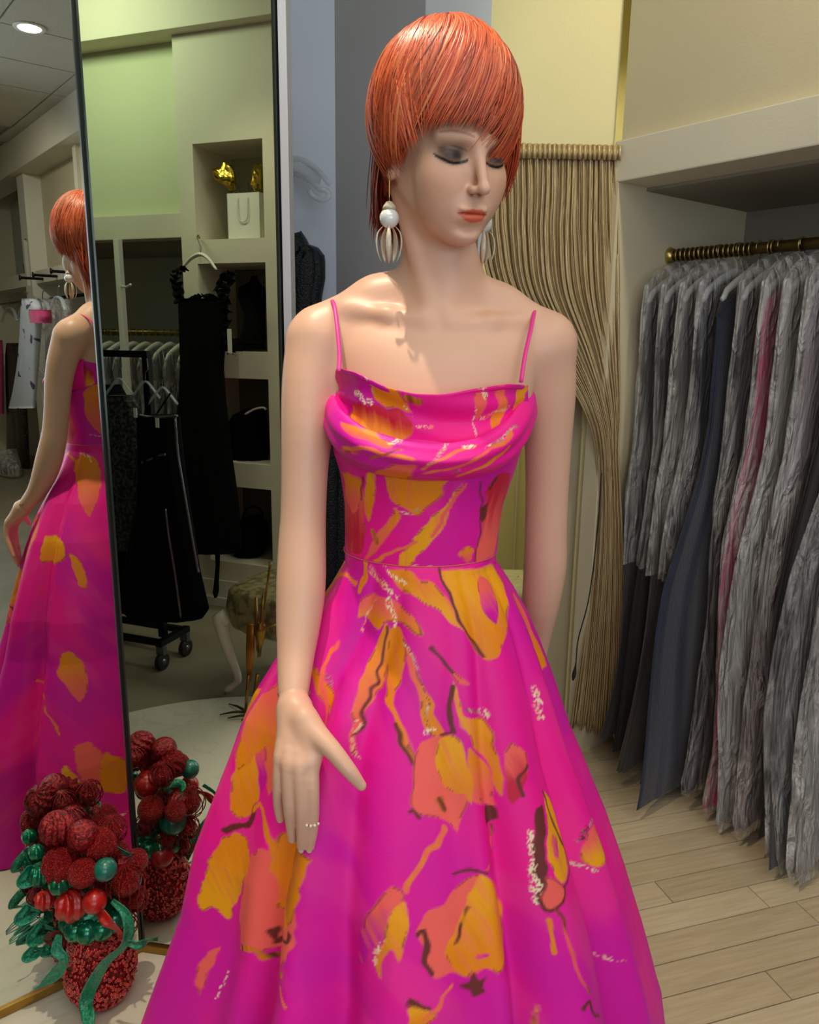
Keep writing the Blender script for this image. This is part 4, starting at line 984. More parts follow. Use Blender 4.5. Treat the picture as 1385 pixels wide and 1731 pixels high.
def plastic(name,c1,c2,amin,amax):
    m=bpy.data.materials.new(name); m.use_nodes=True; nt=m.node_tree; N=nt.nodes; L=nt.links; b=N['Principled BSDF']
    tc=N.new('ShaderNodeTexCoord'); mp=N.new('ShaderNodeMapping'); mp.inputs['Scale'].default_value=(1,1,.2); L.new(tc.outputs['Object'],mp.inputs[0])
    n=N.new('ShaderNodeTexNoise'); n.inputs['Scale'].default_value=15; n.inputs['Detail'].default_value=4; n.inputs['Distortion'].default_value=1.6; L.new(mp.outputs[0],n.inputs[0])
    r=N.new('ShaderNodeMapRange'); r.inputs['From Min'].default_value=.38; r.inputs['From Max'].default_value=.68; r.inputs['To Min'].default_value=amin; r.inputs['To Max'].default_value=amax; L.new(n.outputs[0],r.inputs[0]); L.new(r.outputs[0],b.inputs['Alpha'])
    b.inputs['Base Color'].default_value=lin(c1)+(1,); b.inputs['Roughness'].default_value=.11; b.inputs['Specular IOR Level'].default_value=.9
    n2=N.new('ShaderNodeTexNoise'); n2.inputs['Scale'].default_value=19; n2.inputs['Detail'].default_value=3; n2.inputs['Distortion'].default_value=1.6; mp2=N.new('ShaderNodeMapping'); mp2.inputs['Scale'].default_value=(1,1,.28); L.new(tc.outputs['Object'],mp2.inputs[0]); L.new(mp2.outputs[0],n2.inputs[0])
    bp=N.new('ShaderNodeBump'); bp.inputs['Strength'].default_value=1.0; bp.inputs['Distance'].default_value=.055; L.new(n2.outputs[0],bp.inputs['Height']); L.new(bp.outputs[0],b.inputs['Normal'])
    return m
film=plastic('garment_film','d6d3cf','',.06,.46); film2=plastic('cloudy_garment_film','d6d3cf','',.16,.66)
def loft_garment(fr,prof,seed,fold,na=72,nz=48,off=0,close=True,wr=0,tmax=.0235):
    # prof: rows (z, half width, half thickness, centre shift)
    prof=np.array(prof,float)[::-1]; z=np.linspace(prof[0,0],prof[-1,0],nz); hw_=np.interp(z,prof[:,0],prof[:,1])+off; ht=np.minimum(np.interp(z,prof[:,0],prof[:,2])*.52,tmax); sh=np.interp(z,prof[:,0],prof[:,3])
    a=np.linspace(0,2*math.pi,na,endpoint=False); A_,Z_=np.meshgrid(a,z); r=np.random.default_rng(seed); p1,p2,p3=r.random(3)*6
    down=np.clip((prof[-1,0]-Z_)/(prof[-1,0]-prof[0,0]),0,1)
    f=fold*down**.7*(np.sin(A_*7+p1+Z_*1.5)+.6*np.sin(A_*12+p2-Z_*2.2)+.4*np.sin(A_*19+p3))
    f=f+wr*(np.sin(A_*23+Z_*11+p1+2*np.sin(Z_*6))+np.sin(A_*14-Z_*17+p2)+.6*np.sin(Z_*34+A_*5+p3))
    c=np.cos(A_); s=np.sin(A_)
    vv=sh[:,None]+(hw_[:,None]+f)*c; uu=(ht[:,None]+f*.22)*np.sign(s)*np.abs(s)**.7
    P=np.zeros(A_.shape+(3,))
    for i in range(nz): P[i]=fr(uu[i],vv[i],z[i])
    V=P.reshape(-1,3); Fc=gridf(nz,na,True)
    n=len(V); top=fr(np.array([0.]),np.array([sh[-1]]),z[-1]+.0)[0]; V=np.concatenate([V,[top]]); k=(nz-1)*na
    cap=np.array([[k+j,k+(j+1)%na,n,n] for j in range(na)])
    return V,[tuple(x) for x in Fc]+[(k+j,k+(j+1)%na,n) for j in range(na)]
cols={'dark grey':('3a3836','4a4845'),'black':('121212','1a1a1c'),'grey':('64615e','73706b'),'taupe':('5d5249','6b6056'),'midnight':('0a0e1a','10162a'),'navy':('0e1526','16203a'),'silver grey':('86827d','96928c'),'mauve':('7c6a70','8b7a80'),'pink':('b8255f','c8356f'),'ash':('6f6c6a','7f7c78'),'charcoal':('2a2a2c','38383a')}
def cloth(c): return M('cloth_'+c.replace(' ','_'),cols[c][0],.75,color2=cols[c][1],scale=18,stretch=(1,1,.2),bump=.3,bscale=300,sheen=.3)
rack=[('charcoal',3,.24,.05,'charcoal half-bagged gown at the far end of the brass rail beside the curtain'),
('black',3,.27,.03,'black half-bagged gown second from the curtain on the brass rail'),
('dark grey',3,.30,.02,'dark grey half-bagged gown third from the curtain on the brass rail'),
('midnight',3,.33,.01,'midnight blue half-bagged gown hanging just before the uncovered navy gown'),
('navy',0,.37,-.01,'navy blue gown without a bag, its flared skirt reaching the floor'),
('black',1,.27,.04,'black bagged gown hanging just right of the uncovered navy gown'),
('pink',2,.28,.01,'pink gown glowing through cloudy film right of the navy gown'),
('silver grey',2,.29,.0,'silver grey gown in cloudy film at the middle of the rack'),
('mauve',2,.29,.02,'mauve gown in cloudy film right of the silver grey one'),
('black',0,.29,.03,'black uncovered gown between bagged gowns near the right edge'),
('charcoal',1,.33,-.02,'charcoal gown, its crinkled film gathered low above the floor near the right edge'),
('grey',2,.31,.0,'grey bagged gown nearest on the rail, cut off by the right edge')]
for i,(c,bag,hwid,dz,lab) in enumerate(rack):
    u0=.05+.064*i; vs=(.0,.02,-.015,.015,-.05,.02,.015,-.01,.012,.0,-.03,-.01)[i]; tilt=(-.06,-.05,-.055,-.04,-.02,-.015,-.02,0,.01,.02,.02,.03)[i]
    def fr(uu,vv,z,u0=u0,tilt=tilt,i=i,vs=vs):
        dz_=1.6-z; u_=u0+uu+np.asarray(vv)*tilt+.018*dz_*math.sin(z*3.4+i*.2)-.03*dz_*np.asarray(vv)*math.sin(z*2+i*.15)*2; v_=.285+np.asarray(vv)+vs*min(1,max(0,dz_))+.022*math.sin(z*5.2+i*2.1)*min(1,max(0,dz_-.1)); return np.stack([A0[0]+Ae[0]*u_+Am[0]*v_,A0[1]+Ae[1]*u_+Am[1]*v_,np.full(np.shape(u_),z)],-1) if np.ndim(u_) else RP(u_,v_,z)
    fh=lambda v,z: RP(u0+v*tilt,.285+v,1.68+z)
    hanger(fh,'broad grey hanger of the '+' '.join(lab.split()[:11]),'grey hangers on the brass rail',grey_h,half=.180,arch=.055,wide=.016)
    hem=.035+max(0,dz); body=[(1.565,.06,.010,0),(1.545,.165,.018,0),(1.50,.185,.022,0),(1.40,.172,.026,0),(1.30,.160,.030,-.005),(1.15,.145,.030,-.01),(1.0,.165,.034,-.015),(.7,hwid*.78,.042,-.02),(.3,hwid*.93,.052,-.025),(hem,hwid,.058,-.03)]
    g=root('hanging_gown',RP(u0,.285,1.55),lab,'gown','gowns on the brass rail')
    obj('dress',loft_garment(fr,body,i,.016,64,40,tmax=.018),cloth(c),g)
    if c=='navy':
        obj('strap',sweep([fh(-.10,-.115),fh(-.13,-.14),fh(-.165,-.16),fh(-.185,-.20)],[.010,.012,.014,.012],8,flat=.5),cloth('black'),g)
    if bag:
        bb=[(1.660,.022,.010,0),(1.645,.08,.030,0),(1.615,.15,.046,0),(1.575,.20,.046,0),(1.48,.205,.034,0),(1.3,.190,.040,-.005),(1.1,.180,.042,-.01),(.8,hwid*.82,.048,-.02),(.4,hwid*.97,.058,-.025),(hem+.03,hwid*1.04,.064,-.03),(max(hem-.025,.0),hwid*.96,.055,-.03)]
        if bag==3: bb=bb[:7]+[(.70,hwid*.86,.05,-.02)]
        obj('film_bag',loft_garment(fr,bb,i+50,.013,110,90,wr=.0022,tmax=.0235),film2 if bag==2 else film,g,label='clear crinkled garment film')

# ================================================================ LEFT: ornament, wall hanger, dark dress
clearp=M('clear_acrylic','c8d4da',.08,alpha=.38,spec=.9)
def seqm(name,c1,c2,sc=260,thr=(.5,.62),metal=.3,rough=.3): return M(name,c1,rough,metal,color2=c2,scale=sc,detail=1,ramp=thr,bump=.5,bscale=sc)
hk=root('clear_display_hanger',at(490,285,2.14),'clear curved acrylic hanger jutting from the slate blue wall','hanger')
obj('arm',sweep(bez([at(490,268,2.15),at(512,271,2.13),at(535,286,2.11),at(552,305,2.10),at(559,312,2.10)],24),.0045,8,flat=1.6),clearp,hk)
obj('arm',sweep(bez([at(491,292,2.15),at(508,298,2.13),at(528,308,2.11),at(541,320,2.10),at(551,322,2.10),at(556,332,2.10),at(545,338,2.10),at(528,330,2.10),at(524,322,2.10)],30),.0045,8,flat=1.6),clearp,hk)
obj('web',thick(np.array([[at(493+k*.55*12,272+k*1.9+(k*k)*.03,2.135-k*.002) for k in range(9)],[at(493+k*.5*12,290+k*2.6+(k*k)*.03,2.135-k*.002) for k in range(9)]]),.002),clearp,hk)
obj('wall_clip',sweep([at(489,270,2.165),at(488,295,2.165),at(487,318,2.165)],[.005,.007,.005],8,flat=1.5),M('black_plastic','141518',.4),hk)
sq=seqm('dark_teal_sequins','04080b','12242e',220)
dk=root('sequined_dress',at(525,1000,2.1),'black and teal sequined dress hanging on the slate blue wall behind the mannequin shoulder','dress')
rows=[(402,486,494),(414,484,503),(430,482,511),(437,481,535),(470,480,536),(505,480,530),(560,479,533),(640,482,556),(720,484,578),(850,483,583),(1000,474,592)]
P=[]
for y,x0,x1 in rows:
    c=np.linspace(0,1,40); P.append([at(x0+(x1-x0)*a,y,2.13-.035*math.sin(math.pi*a)-.006*math.sin(a*26+y*.01)) for a in c])
P=np.array(P); Pz=np.array([[np.interp(np.linspace(0,10,70),range(11),P[:,j,k]) for k in range(3)] for j in range(40)]).transpose(2,0,1)
obj('dress_front',thick(Pz,.03),sq,dk)
# ---- red and green holiday arrangement
oc=np.array([-.652,1.402,0]); 
orn=root('holiday_arrangement',oc,'red beaded vase heaped with red and green ornaments beside the mirror foot','ornament')
red=M('red_satin','a8160f',.35,coat=.3); redg=M('red_glitter','7c0a10',.28,.5,color2='d8342c',scale=420,detail=1,ramp=(.5,.66),bump=.9,bscale=420); drk=M('dark_red_mesh','5a0a10',.3,.4,color2='a01c1c',scale=150,detail=1,bump=.6,bscale=150)
teal=M('teal_green_satin','0a6a58',.3,coat=.4); grn=M('green_foil','05603f',.22,.5,coat=.4,color2='0a8a62',scale=30); ribm=M('green_mesh_ribbon','06704f',.3,.2,color2='1b9a70',scale=240,detail=1,stretch=(1,1,1),bump=.4,bscale=300,coat=.4,alpha=.93)
zt=at(178,1555,1.40)[2]
prof=[(.030,.002),(.044,.006),(.060,.026),(.069,.052),(.071,.075),(.068,.100),(.058,.120),(.052,zt)]
obj('vase',lathe(prof,oc,40),drk,orn,label='dark red vase')
rb=np.random.default_rng(3); sp=sphere((0,0,0),1,7,5); bead=[]
for i in range(1500):
    z=rb.random()*(zt-.006)+.006; r=np.interp(z,[p[1] for p in prof],[p[0] for p in prof])+.002; a=rb.random()*6.283
    s_=.0028+.0022*rb.random(); bead.append(mv((sp[0]*s_,sp[1]),oc+np.array([r*math.cos(a),r*math.sin(a),z])))
V=np.concatenate([b[0] for b in bead]); F=[]; n0=0
for b in bead:
    F+=[tuple(i+n0 for i in f) for f in b[1]]; n0+=len(b[0])
bo=obj('bead_cover',(V,F),M('red_bead','8f1016',.15,.3,color2='d83a30',scale=90,detail=1,coat=.8),orn); bo['kind']='stuff'
def swirl(c,r,lob,tw,depth,m,name='ornament_ball',sc=(1,1,1),ax=0):
    t=np.linspace(0,np.pi,26); a=np.linspace(0,2*np.pi,64,endpoint=False); T,A=np.meshgrid(t,a,indexing='ij'); R=r*(1-depth*(.5+.5*np.sin(lob*(A+tw*T)))*np.sin(T)**.5)
    P=np.stack([R*np.sin(T)*np.cos(A)*sc[0],R*np.sin(T)*np.sin(A)*sc[1],R*np.cos(T)*sc[2]],-1).reshape(-1,3)
    if ax: ca,sa=math.cos(ax),math.sin(ax); P=np.c_[P[:,0]*ca-P[:,2]*sa,P[:,1],P[:,0]*sa+P[:,2]*ca]
    return obj(name,(P+c,gridf(26,64,True)),m,orn)
def wireball(c,r,m,name='wire_ball'):
    S=[]
    for k in range(6):
        a=k*math.pi/6; tt=np.linspace(0,2*math.pi,25); S.append(sweep([np.asarray(c)+r*np.array([math.sin(t)*math.cos(a),math.sin(t)*math.sin(a),math.cos(t)]) for t in tt],.0014,5,False))
    S.append(sphere(c,r*.72,12,8)); return obj(name,join(*S),m,orn)
def O_(x,y,dy=0):
    p=at(x,y,1.405+dy*.9); d=(p[:2]-MJ)@MN1-.016
    if d<0: p[:2]-=MN1*d
    d=(p[:2]-MJ)@MN2-.02
    if d<0: p[:2]-=MN2*d
    return p
pxm=1/800.
balls=[(97,1400,28,-.03,'s',drk,10),(140,1412,25,-.045,'b',drk,0),(168,1428,27,-.035,'s',redg,9),(103,1462,30,-.06,'s',redg,8),(140,1476,24,-.085,'b',redg,0),(178,1470,19,-.075,'b',teal,0),
(100,1496,17,-.08,'f',grn,7),(213,1492,32,-.03,'w',redg,0),(160,1524,20,-.095,'b',red,0),(120,1531,26,-.08,'s',red,6),(75,1522,16,-.06,'s',red,6),(62,1440,13,-.03,'f',grn,7),(190,1402,24,.02,'w',redg,0),
(120,1385,24,.02,'w',drk,0),(70,1478,20,-.03,'s',grn,9),(170,1500,20,-.02,'w',redg,0),(230,1455,20,.03,'b',redg,0),(228,1520,22,-.01,'w',redg,0),(55,1500,15,.0,'w',drk,0),(140,1445,26,.0,'b',red,0)]
for x,y,r,dy,k,m,lo in balls:
    c=O_(x,y,dy); r=r*pxm*(1.0+dy*.5)
    d=(c[:2]-MJ)@MN1-(r+.006)
    if d<0: c[:2]-=MN1*d
    d=(c[:2]-MJ)@MN2-(r+.006)
    if d<0: c[:2]-=MN2*d
    if k=='b': obj('ornament_ball',sphere(c,r,28,18),m,orn)
    elif k=='s': swirl(c,r*1.05,lo,.7,.22,m,ax=.5)
    elif k=='f': swirl(c,r,lo,0,.10,m)
    else: wireball(c,r,m)
ang=np.random.default_rng(9)
for k in range(13):      # the far side, as the mirror shows it
    a=-.2+k*.27; zz=.19+.042*((k*7)%4); rr=.066-.015*((k*3)%3); c=oc+np.array([math.cos(a)*rr,math.sin(a)*rr*.8,zz]); m=[redg,drk,teal,redg,red][k%5]
    if (c[:2]-MJ)@MN1<.036 or (c[:2]-MJ)@MN2<.036 or zz>.36: continue
    (wireball(c,.026,m) if k%3==0 else obj('ornament_ball',sphere(c,.024+.004*(k%3),24,16),m,orn))
core=sphere(oc+np.array([0,0,.205]),.052,32,20,(1,1,.95)); nrm=core[0]-(oc+np.array([0,0,.205])); core=(core[0]+nrm*.10*np.sin(nrm[:,0:1]*150)*np.sin(nrm[:,2:3]*170),core[1]); obj('foliage_core',core,grn,orn)
def ribbon(pts,w,name='ribbon',m=ribm,tw=0.,up=(0,0,1),n=60,ruf=0.):
    B=bez(pts,n); T=np.gradient(B,axis=0); T/=np.linalg.norm(T,axis=1,keepdims=True); S=np.cross(T,np.array(up,float)); S/=np.linalg.norm(S,axis=1,keepdims=True)+1e-9; Nn=np.cross(S,T)
    t=np.linspace(0,1,n); a=tw*t*math.pi+.4*np.sin(t*7); W=np.interp(t,[0,.06,.5,.94,1],[w*.35,w,w,w,w*.25]) if np.isscalar(w) else np.interp(t,np.linspace(0,1,len(w)),w)
    D=S*np.cos(a)[:,None]+Nn*np.sin(a)[:,None]; q=np.linspace(-1,1,7); P=B[:,None]+D[:,None]*(q[None,:,None]*W[:,None,None]/2)+np.cross(T,D)[:,None]*(.0015*np.cos(q*math.pi)[None,:,None]+ruf*np.sin(t*60)[:,None,None]*q[None,:,None]**2)
    return obj(name,thick(P,.0009),m,orn)
# scalloped green collar over the vase lip
for k in range(11):
    a=k/11*2*math.pi+.2; c=oc+np.array([math.cos(a)*.050,math.sin(a)*.050,zt+.012]); S=sphere(c,.024,18,12,(1,1,1.05)); obj('collar_puff',S,grn,orn)
ribbon([O_(190,1522,-.10),O_(212,1545,-.11),O_(218,1575,-.12),O_(208,1600,-.125),O_(180,1625,-.125),O_(158,1660,-.11),O_(146,1690,-.10),O_(150,1722,-.13),O_(156,1745,-.15)],[.012,.018,.022,.018,.020,.026,.028,.026,.004],tw=.3,up=(0,-1,0))
ribbon([O_(215,1592,-.12),O_(232,1598,-.12),O_(250,1590,-.11),O_(268,1586,-.09)],[.010,.016,.020,.012],up=(0,-1,0))
ribbon([O_(100,1580,-.09),O_(96,1605,-.10),O_(108,1622,-.105),O_(98,1642,-.10),O_(78,1660,-.10),O_(58,1672,-.11)],[.012,.022,.018,.026,.020,.003],tw=.2,up=(0,-1,0))
ribbon([O_(168,1540,-.10),O_(180,1556,-.115),O_(200,1572,-.12),O_(205,1585,-.12)],[.020,.022,.018,.008],m=red,up=(0,-1,0))
for (x,y,s_) in ((48,1462,20),(40,1520,18),(66,1560,22),(50,1585,14),(200,1445,20),(85,1590,14)):
    c=O_(x,y,.0); q=[c+np.array([math.cos(t)*s_*pxm,-.01*math.sin(2*t),math.sin(t)*s_*pxm*.7]) for t in np.linspace(0,2*math.pi,9)]
    q=[w_-np.r_[MN1*min(0,(w_[:2]-MJ)@MN1-.024),0] for w_ in q]
    ribbon(q,.020,'ribbon_loop',tw=.6,up=(0,-1,.2))
S=[sweep(bez([O_(60,1535+k*5,-.0),O_(30,1541+k*6,-.0),O_(3,1556+k*2,-.0)],12),.0011,5) for k in range(4)]
obj('wire_leaf',join(*S),ribm,orn)
S=[sweep([O_(92,1590,-.05)+.018*np.array([math.cos(t),.3*math.sin(t*2),math.sin(t)])*(.6+.2*k) for t in np.linspace(0,2*math.pi,20)],.0012,5,False) for k in range(4)]; obj('wire_curl',join(*S),drk,orn)

# ================================================================ WHAT THE MIRRORS SHOW: the shop behind and right of the photographer
def NP(px,py,v=0.):   # point that the right leaf shows, v metres in front of the niche wall
    return mirhit(px,py,MN2,(-1.7,NY+v),(0,1))
def NF(px,py,z=0.):   # point on the floor that the right leaf shows
    d=ray(px,py); o=np.array([0,0,CAMZ]); N=np.r_[MN2,0]; t=((np.r_[MJ,0]-o)@N)/(d@N); h=o+d*t; r=d-2*(d@N)*N; return h+r*((z-h[2])/r[2])
def R1(px,py,v=0.): 
    return mirhit(px,py,MN1,tuple(A0+Am*v),tuple(Am))
blk=M('black_cloth','050506',.95,color2='08080a',scale=30,spec=.12); blkr=M('black_ruffle','040405',.9,spec=.15,bump=.4,bscale=80); wht=M('white_plastic','dedccf',.35,coat=.2); silv=M('silver_trim','8d8f92',.25,.8,color2='55575a',scale=300,detail=1); blm=M('black_metal','0c0d0f',.35,.5)
# niche 1: gift bag and foil bows
a=NP(386,404,-.06); b=NP(441,404,-.06); zt=NP(410,326,-.06)[2]; z0=1.874; x0,x1=min(a[0],b[0]),max(a[0],b[0]); yb=NY-.06
gb=root('gift_bag',((x0+x1)/2,yb-.05,z0),'white paper gift bag with cord handles in the top wall niche','gift bag')
obj('bag_body',join(box(x0,x1,yb-.004,yb,z0,zt,.001),box(x0,x1,yb-.10,yb-.096,z0,zt,.001),box(x0,x0+.003,yb-.10,yb,z0,zt),box(x1-.003,x1,yb-.10,yb,z0,zt),box(x0,x1,yb-.10,yb,z0,z0+.003)),M('white_paper','e2e0d4',.55),gb,smooth=False)
xm=(x0+x1)/2
for yy in (yb+.004,yb-.104): obj('cord_handle',sweep(bez([(xm-.028,yy,zt-.02),(xm-.028,yy+.003,zt-.09),(xm-.02,yy+.004,zt-.125),(xm,yy+.004,zt-.135),(xm+.02,yy+.004,zt-.125),(xm+.028,yy+.003,zt-.09),(xm+.028,yy,zt-.02)],30),.0028,6),M('white_cord','ccc9bb',.6),gb)
foil=M('gold_foil','a8892c',.22,.9,color2='c9ad4c',scale=14)
def crumple(name,c,r,seed,lab,sc=(1,1,1)):
    r_=np.random.default_rng(seed); V,F=sphere((0,0,0),1,26,16); 
    for k in range(26):
        d=r_.normal(size=3); d/=np.linalg.norm(d); V=V+V*(.22*np.clip((V@d-.55)*2.2,0,1)*(1 if k%2 else -1))[:,None]
    o=obj(name,(V*r*np.array(sc)+c,F),foil,smooth=False); tag(o,lab,'bow','gold foil bows in the top niche'); return o
c1=NP(383,298,-.10); c2=NP(437,297,-.10)
crumple('foil_bow',c1,.05,1,'crumpled gold foil bow nearest the left side of the top niche, left of the bag',(1.0,.9,1.15)); crumple('foil_bow',c2,.052,2,'crumpled gold foil bow above the gift bag at the right side of the top niche',(.8,.9,1.3))
tw_=[]
for k in range(7): tw_.append(sweep(bez([(xm+.01*k-.03,yb-.05,zt-.12),(xm+.012*k-.05,yb-.05,zt-.0),(c1[0]*(1-k/6)+c2[0]*k/6,yb-.05,zt+.02+.05*((k*5)%3)/2)],10),.0025,5))
tag(obj('twigs',join(*tw_),M('dark_twig','2a2210',.6)),'dark twigs rising from the white gift bag between the gold bows','twigs')
# niche 2: bust form in black lace; niches 3, 4
def rowloft(rows,v,depth,nz=46,na=30,np_=NP,side=1):
    P=[]; ys=np.linspace(rows[0][0],rows[-1][0],nz)
    for y in ys:
        xa=np.interp(y,[r[0] for r in rows],[r[1] for r in rows]); xb=np.interp(y,[r[0] for r in rows],[r[2] for r in rows]); A_=np_(xa,y,v); B_=np_(xb,y,v); c=(A_+B_)/2; h=(B_-A_)/2; n=np.array([-h[1],h[0],0]); n/=np.linalg.norm(n)+1e-9
        w=np.linalg.norm(h); dd=min(depth,w*.9); a=np.linspace(0,2*np.pi,na,endpoint=False)
        c=c*np.array([1,1,1]); P.append(c+np.cos(a)[:,None]*h*(1+.02*np.sin(a*9+y*.02))[:,None]+n*(np.sin(a)*dd*(1+.12*np.sin(a*11+y*.015)))[:,None])
    P=np.array(P); P[...,2]=np.maximum(P[...,2],-.005); V=P.reshape(-1,3); F=[tuple(f) for f in gridf(nz,na,True)]+[tuple(range(na)),tuple((nz-1)*na+j for j in range(na))[::-1]]
    return V,F
g=root('bust_form',NP(437,592,-.15),'black bust form wearing a black lace bodice in the second niche','bust form')
obj('torso',rowloft([(466,426,434),(478,422,438),(487,406,446),(500,404,448),(530,414,446),(560,412,447),(580,404,448)],-.16,.06),blkr,g); obj('base',rowloft([(580,402,447),(591,400,448)],-.16,.05),blk,g)
tag(obj('lace_bundle',rowloft([(572,378,402),(580,374,408),(590,372,410),(595,376,408)],-.10,.05),blkr),'small heap of black lace beside the bust form in the second niche','lace')
g=root('folded_coat',NP(420,783,-.15),'black coat folded over a white hanger in the third niche','coat')
obj('cloth_mound',rowloft([(690,420,440),(700,398,446),(720,386,449),(760,380,450),(782,380,450)],-.15,.09),blk,g); obj('hanger_arm',sweep(bez([NP(415,700,-.05),NP(430,692,-.05),NP(444,689,-.05),NP(450,692,-.05)],14),.009,8,flat=.6),wht,g)
g=root('black_bag',NP(425,955,-.15),'black rounded velvet bag in the lowest niche','bag')
obj('bag_body',rowloft([(872,418,440),(884,402,448),(905,396,452),(928,398,446),(936,400,444)],-.15,.08),blk,g); obj('handle',sweep(bez([NP(408,884,-.08),NP(416,862,-.08),NP(430,856,-.08),NP(442,864,-.08),NP(446,884,-.08)],16),.007,8),blk,g)
# long black gown on the white hanger
hp=NP(338,404,.10); HV=.10
peg=obj('wall_peg',sweep([NP(335,398,-.01),NP(336,399,.05),NP(337,402,.11)],[.004,.004,.005],8),brass); tag(peg,'small brass peg under the top niche holding the white hanger','peg')
g=root('white_hanger',NP(341,440,HV),'white broad hanger holding the long black ruffled gown on the niche wall','hanger')
obj('arm_bar',sweep(bez([NP(310,452,HV),NP(322,438,HV),NP(338,430,HV),NP(352,437,HV),NP(366,456,HV)],24),np.interp(np.linspace(0,1,24),[0,.5,1],[.009,.017,.009]),10,flat=.6),wht,g)
obj('hook',sweep(bez([NP(339,430,HV),NP(340,418,HV),NP(336,408,HV),NP(333,402,HV),NP(336,397,HV)],16),.0016,6),silv,g)
g=root('long_black_gown',NP(345,930,HV),'long black gown with ruffled straps hanging from the white hanger on the niche wall','gown')
obj('dress',rowloft([(505,303,385),(520,302,384),(560,304,382),(620,306,378),(680,303,382),(760,300,390),(860,306,404),(925,318,408),(934,330,400)],HV,.05,60,48),blk,g)
def ruffle(pts,w,name):
    B=np.array([NP(x,y,HV+.02) for x,y in pts]); B=bez(B,60); t=np.linspace(0,1,60); q=np.linspace(-1,1,9); P=B[:,None]+np.stack([q[None]*w*(1+.25*np.sin(t*37))[:,None],.022*np.sin(t*48)[:,None]*np.abs(q)[None],.012*np.sin(t*55)[:,None]*q[None]],-1)
    obj(name,thick(P,.002),blkr,g)
ruffle([(306,512),(300,490),(297,470),(303,456),(312,453)],.020,'ruffled_strap'); ruffle([(378,512),(376,498),(382,486),(392,470),(394,460),(380,466),(372,480),(366,495)],.018,'ruffled_strap')
ruffle([(384,500),(384,540),(386,580),(392,598)],.014,'ruffled_edge'); ruffle([(318,508),(345,500),(372,506)],.010,'neck_ruffle')
obj('price_tag',box(*sorted((NP(385,575,.15)[0],NP(392,575,.15)[0])),NY+.15,NY+.152,NP(388,597,.15)[2],NP(388,556,.15)[2]),wht,g,smooth=False)
obj('hanging_sash',sweep([NP(368,925,HV),NP(368,955,HV),NP(366,985,HV),NP(365,1000,HV),NP(365,1010,HV)],[.022,.018,.020,.026,.012],10,flat=.4,up=(1,0,0)),blk,g)
# alcove rail, post, film-wrapped gowns
rz_=NP(230,562,-.32)[2]
rr=root('alcove_rail',(-2.9,NY-.32,rz_),'antique brass rail in the dark alcove behind the rolling rack','clothes rail'); obj('tube',sweep([(-4.2,NY-.32,rz_),(-2.02,NY-.32,rz_)],.016,16),ab,rr)
S=None
for k in range(26):
    x=-2.06-k*.045
    if S is None:
        a=np.linspace(0,2*math.pi,15); S=obj('rail_ring',sweep([(0,math.cos(t)*.019,math.sin(t)*.019) for t in a],.003,6,False),M('ring_brass'),rr,origin=(0,0,0)); S.location=np.array([x,NY-.32,rz_])-wloc(rr)
    else: inst(S,'rail_ring',(x,NY-.32,rz_),rr)
po=root('white_post',NP(205,900,.04)*np.array([1,1,0])+np.array([0,0,-.02]),'slim white post with a small bracket arm standing before the dark alcove','post')
pc=NP(205,500,.04); obj('post_shaft',box(pc[0]-.016,pc[0]+.016,NY+.024,NY+.056,-.02,1.885,.003),wht,po,smooth=False)
obj('bracket_arm',sweep(bez([NP(205,484,.05),NP(214,485,.10),NP(221,481,.14)],8),.006,8),wht,po)
for k in range(9):
    x=-2.08-k*.085; f2=lambda uu,vv,z,x=x: np.stack([x+uu+vv*.08,NY-.32+vv,np.full(np.shape(uu),z)],-1)
    hg=hanger(lambda v,z,x=x: np.array([x+v*.08,NY-.32+v,rz_+z]),'white hanger with a film-wrapped gown on the dark alcove rail','white hangers in the dark alcove',wht,half=.18,arch=.05,wide=.018)
    g=root('wrapped_gown',(x,NY-.32,rz_-.1),'grey gown in cloudy film on the rail of the dark alcove','gown','film-wrapped gowns in the dark alcove')
    obj('dress',loft_garment(f2,[(rz_-.12,.10,.012,0),(rz_-.16,.19,.018,0),(1.1,.15,.025,0),(.6,.2,.03,0),(.05,.24,.035,0)],k+80,.012,40,24),cloth(['black','charcoal','dark grey'][k%3]),g)
    obj('film_bag',loft_garment(f2,[(rz_-.07,.04,.012,0),(rz_-.11,.17,.03,0),(rz_-.2,.21,.04,0),(1.0,.18,.045,0),(.1,.26,.06,0)],k+90,.010,60,40,wr=.0016,tmax=.033),film2,g)
# rolling rack with black dresses
ca=NF(268,1121); cb=NF(265,1090); 
rk=root('rolling_rack',(ca[0],(ca[1]+cb[1])/2,-.026),'black rolling clothes rack with casters, carrying black dresses and clear hangers','clothes rack')
ry=(ca[1]+cb[1])/2; rx=ca[0]+.02; RV=ry-NY; RPn=lambda px,py,d=0: NP(px,py,RV+d)
rt=RPn(210,598)[2]; rp=RPn(254,700)[0]; 
obj('top_bar',box(-3.2,RPn(252,598)[0]+.0,ry-.014,ry+.014,rt-.014,rt+.014,.003),blm,rk,smooth=False)
obj('end_post',box(rp-.016,rp+.016,ry-.014,ry+.014,.09,rt-.01,.003),blm,rk,smooth=False)
obj('base_bar',box(-3.2,rx+.01,ca[1]-.013,ca[1]+.013,.085,.11,.003),blm,rk,smooth=False); obj('base_bar',box(-3.2,rx+.01,cb[1]-.013,cb[1]+.013,.085,.11,.003),blm,rk,smooth=False)
obj('end_foot',box(rx-.016,rx+.016,min(ca[1],cb[1])-.02,max(ca[1],cb[1])+.02,.085,.112,.003),blm,rk,smooth=False)
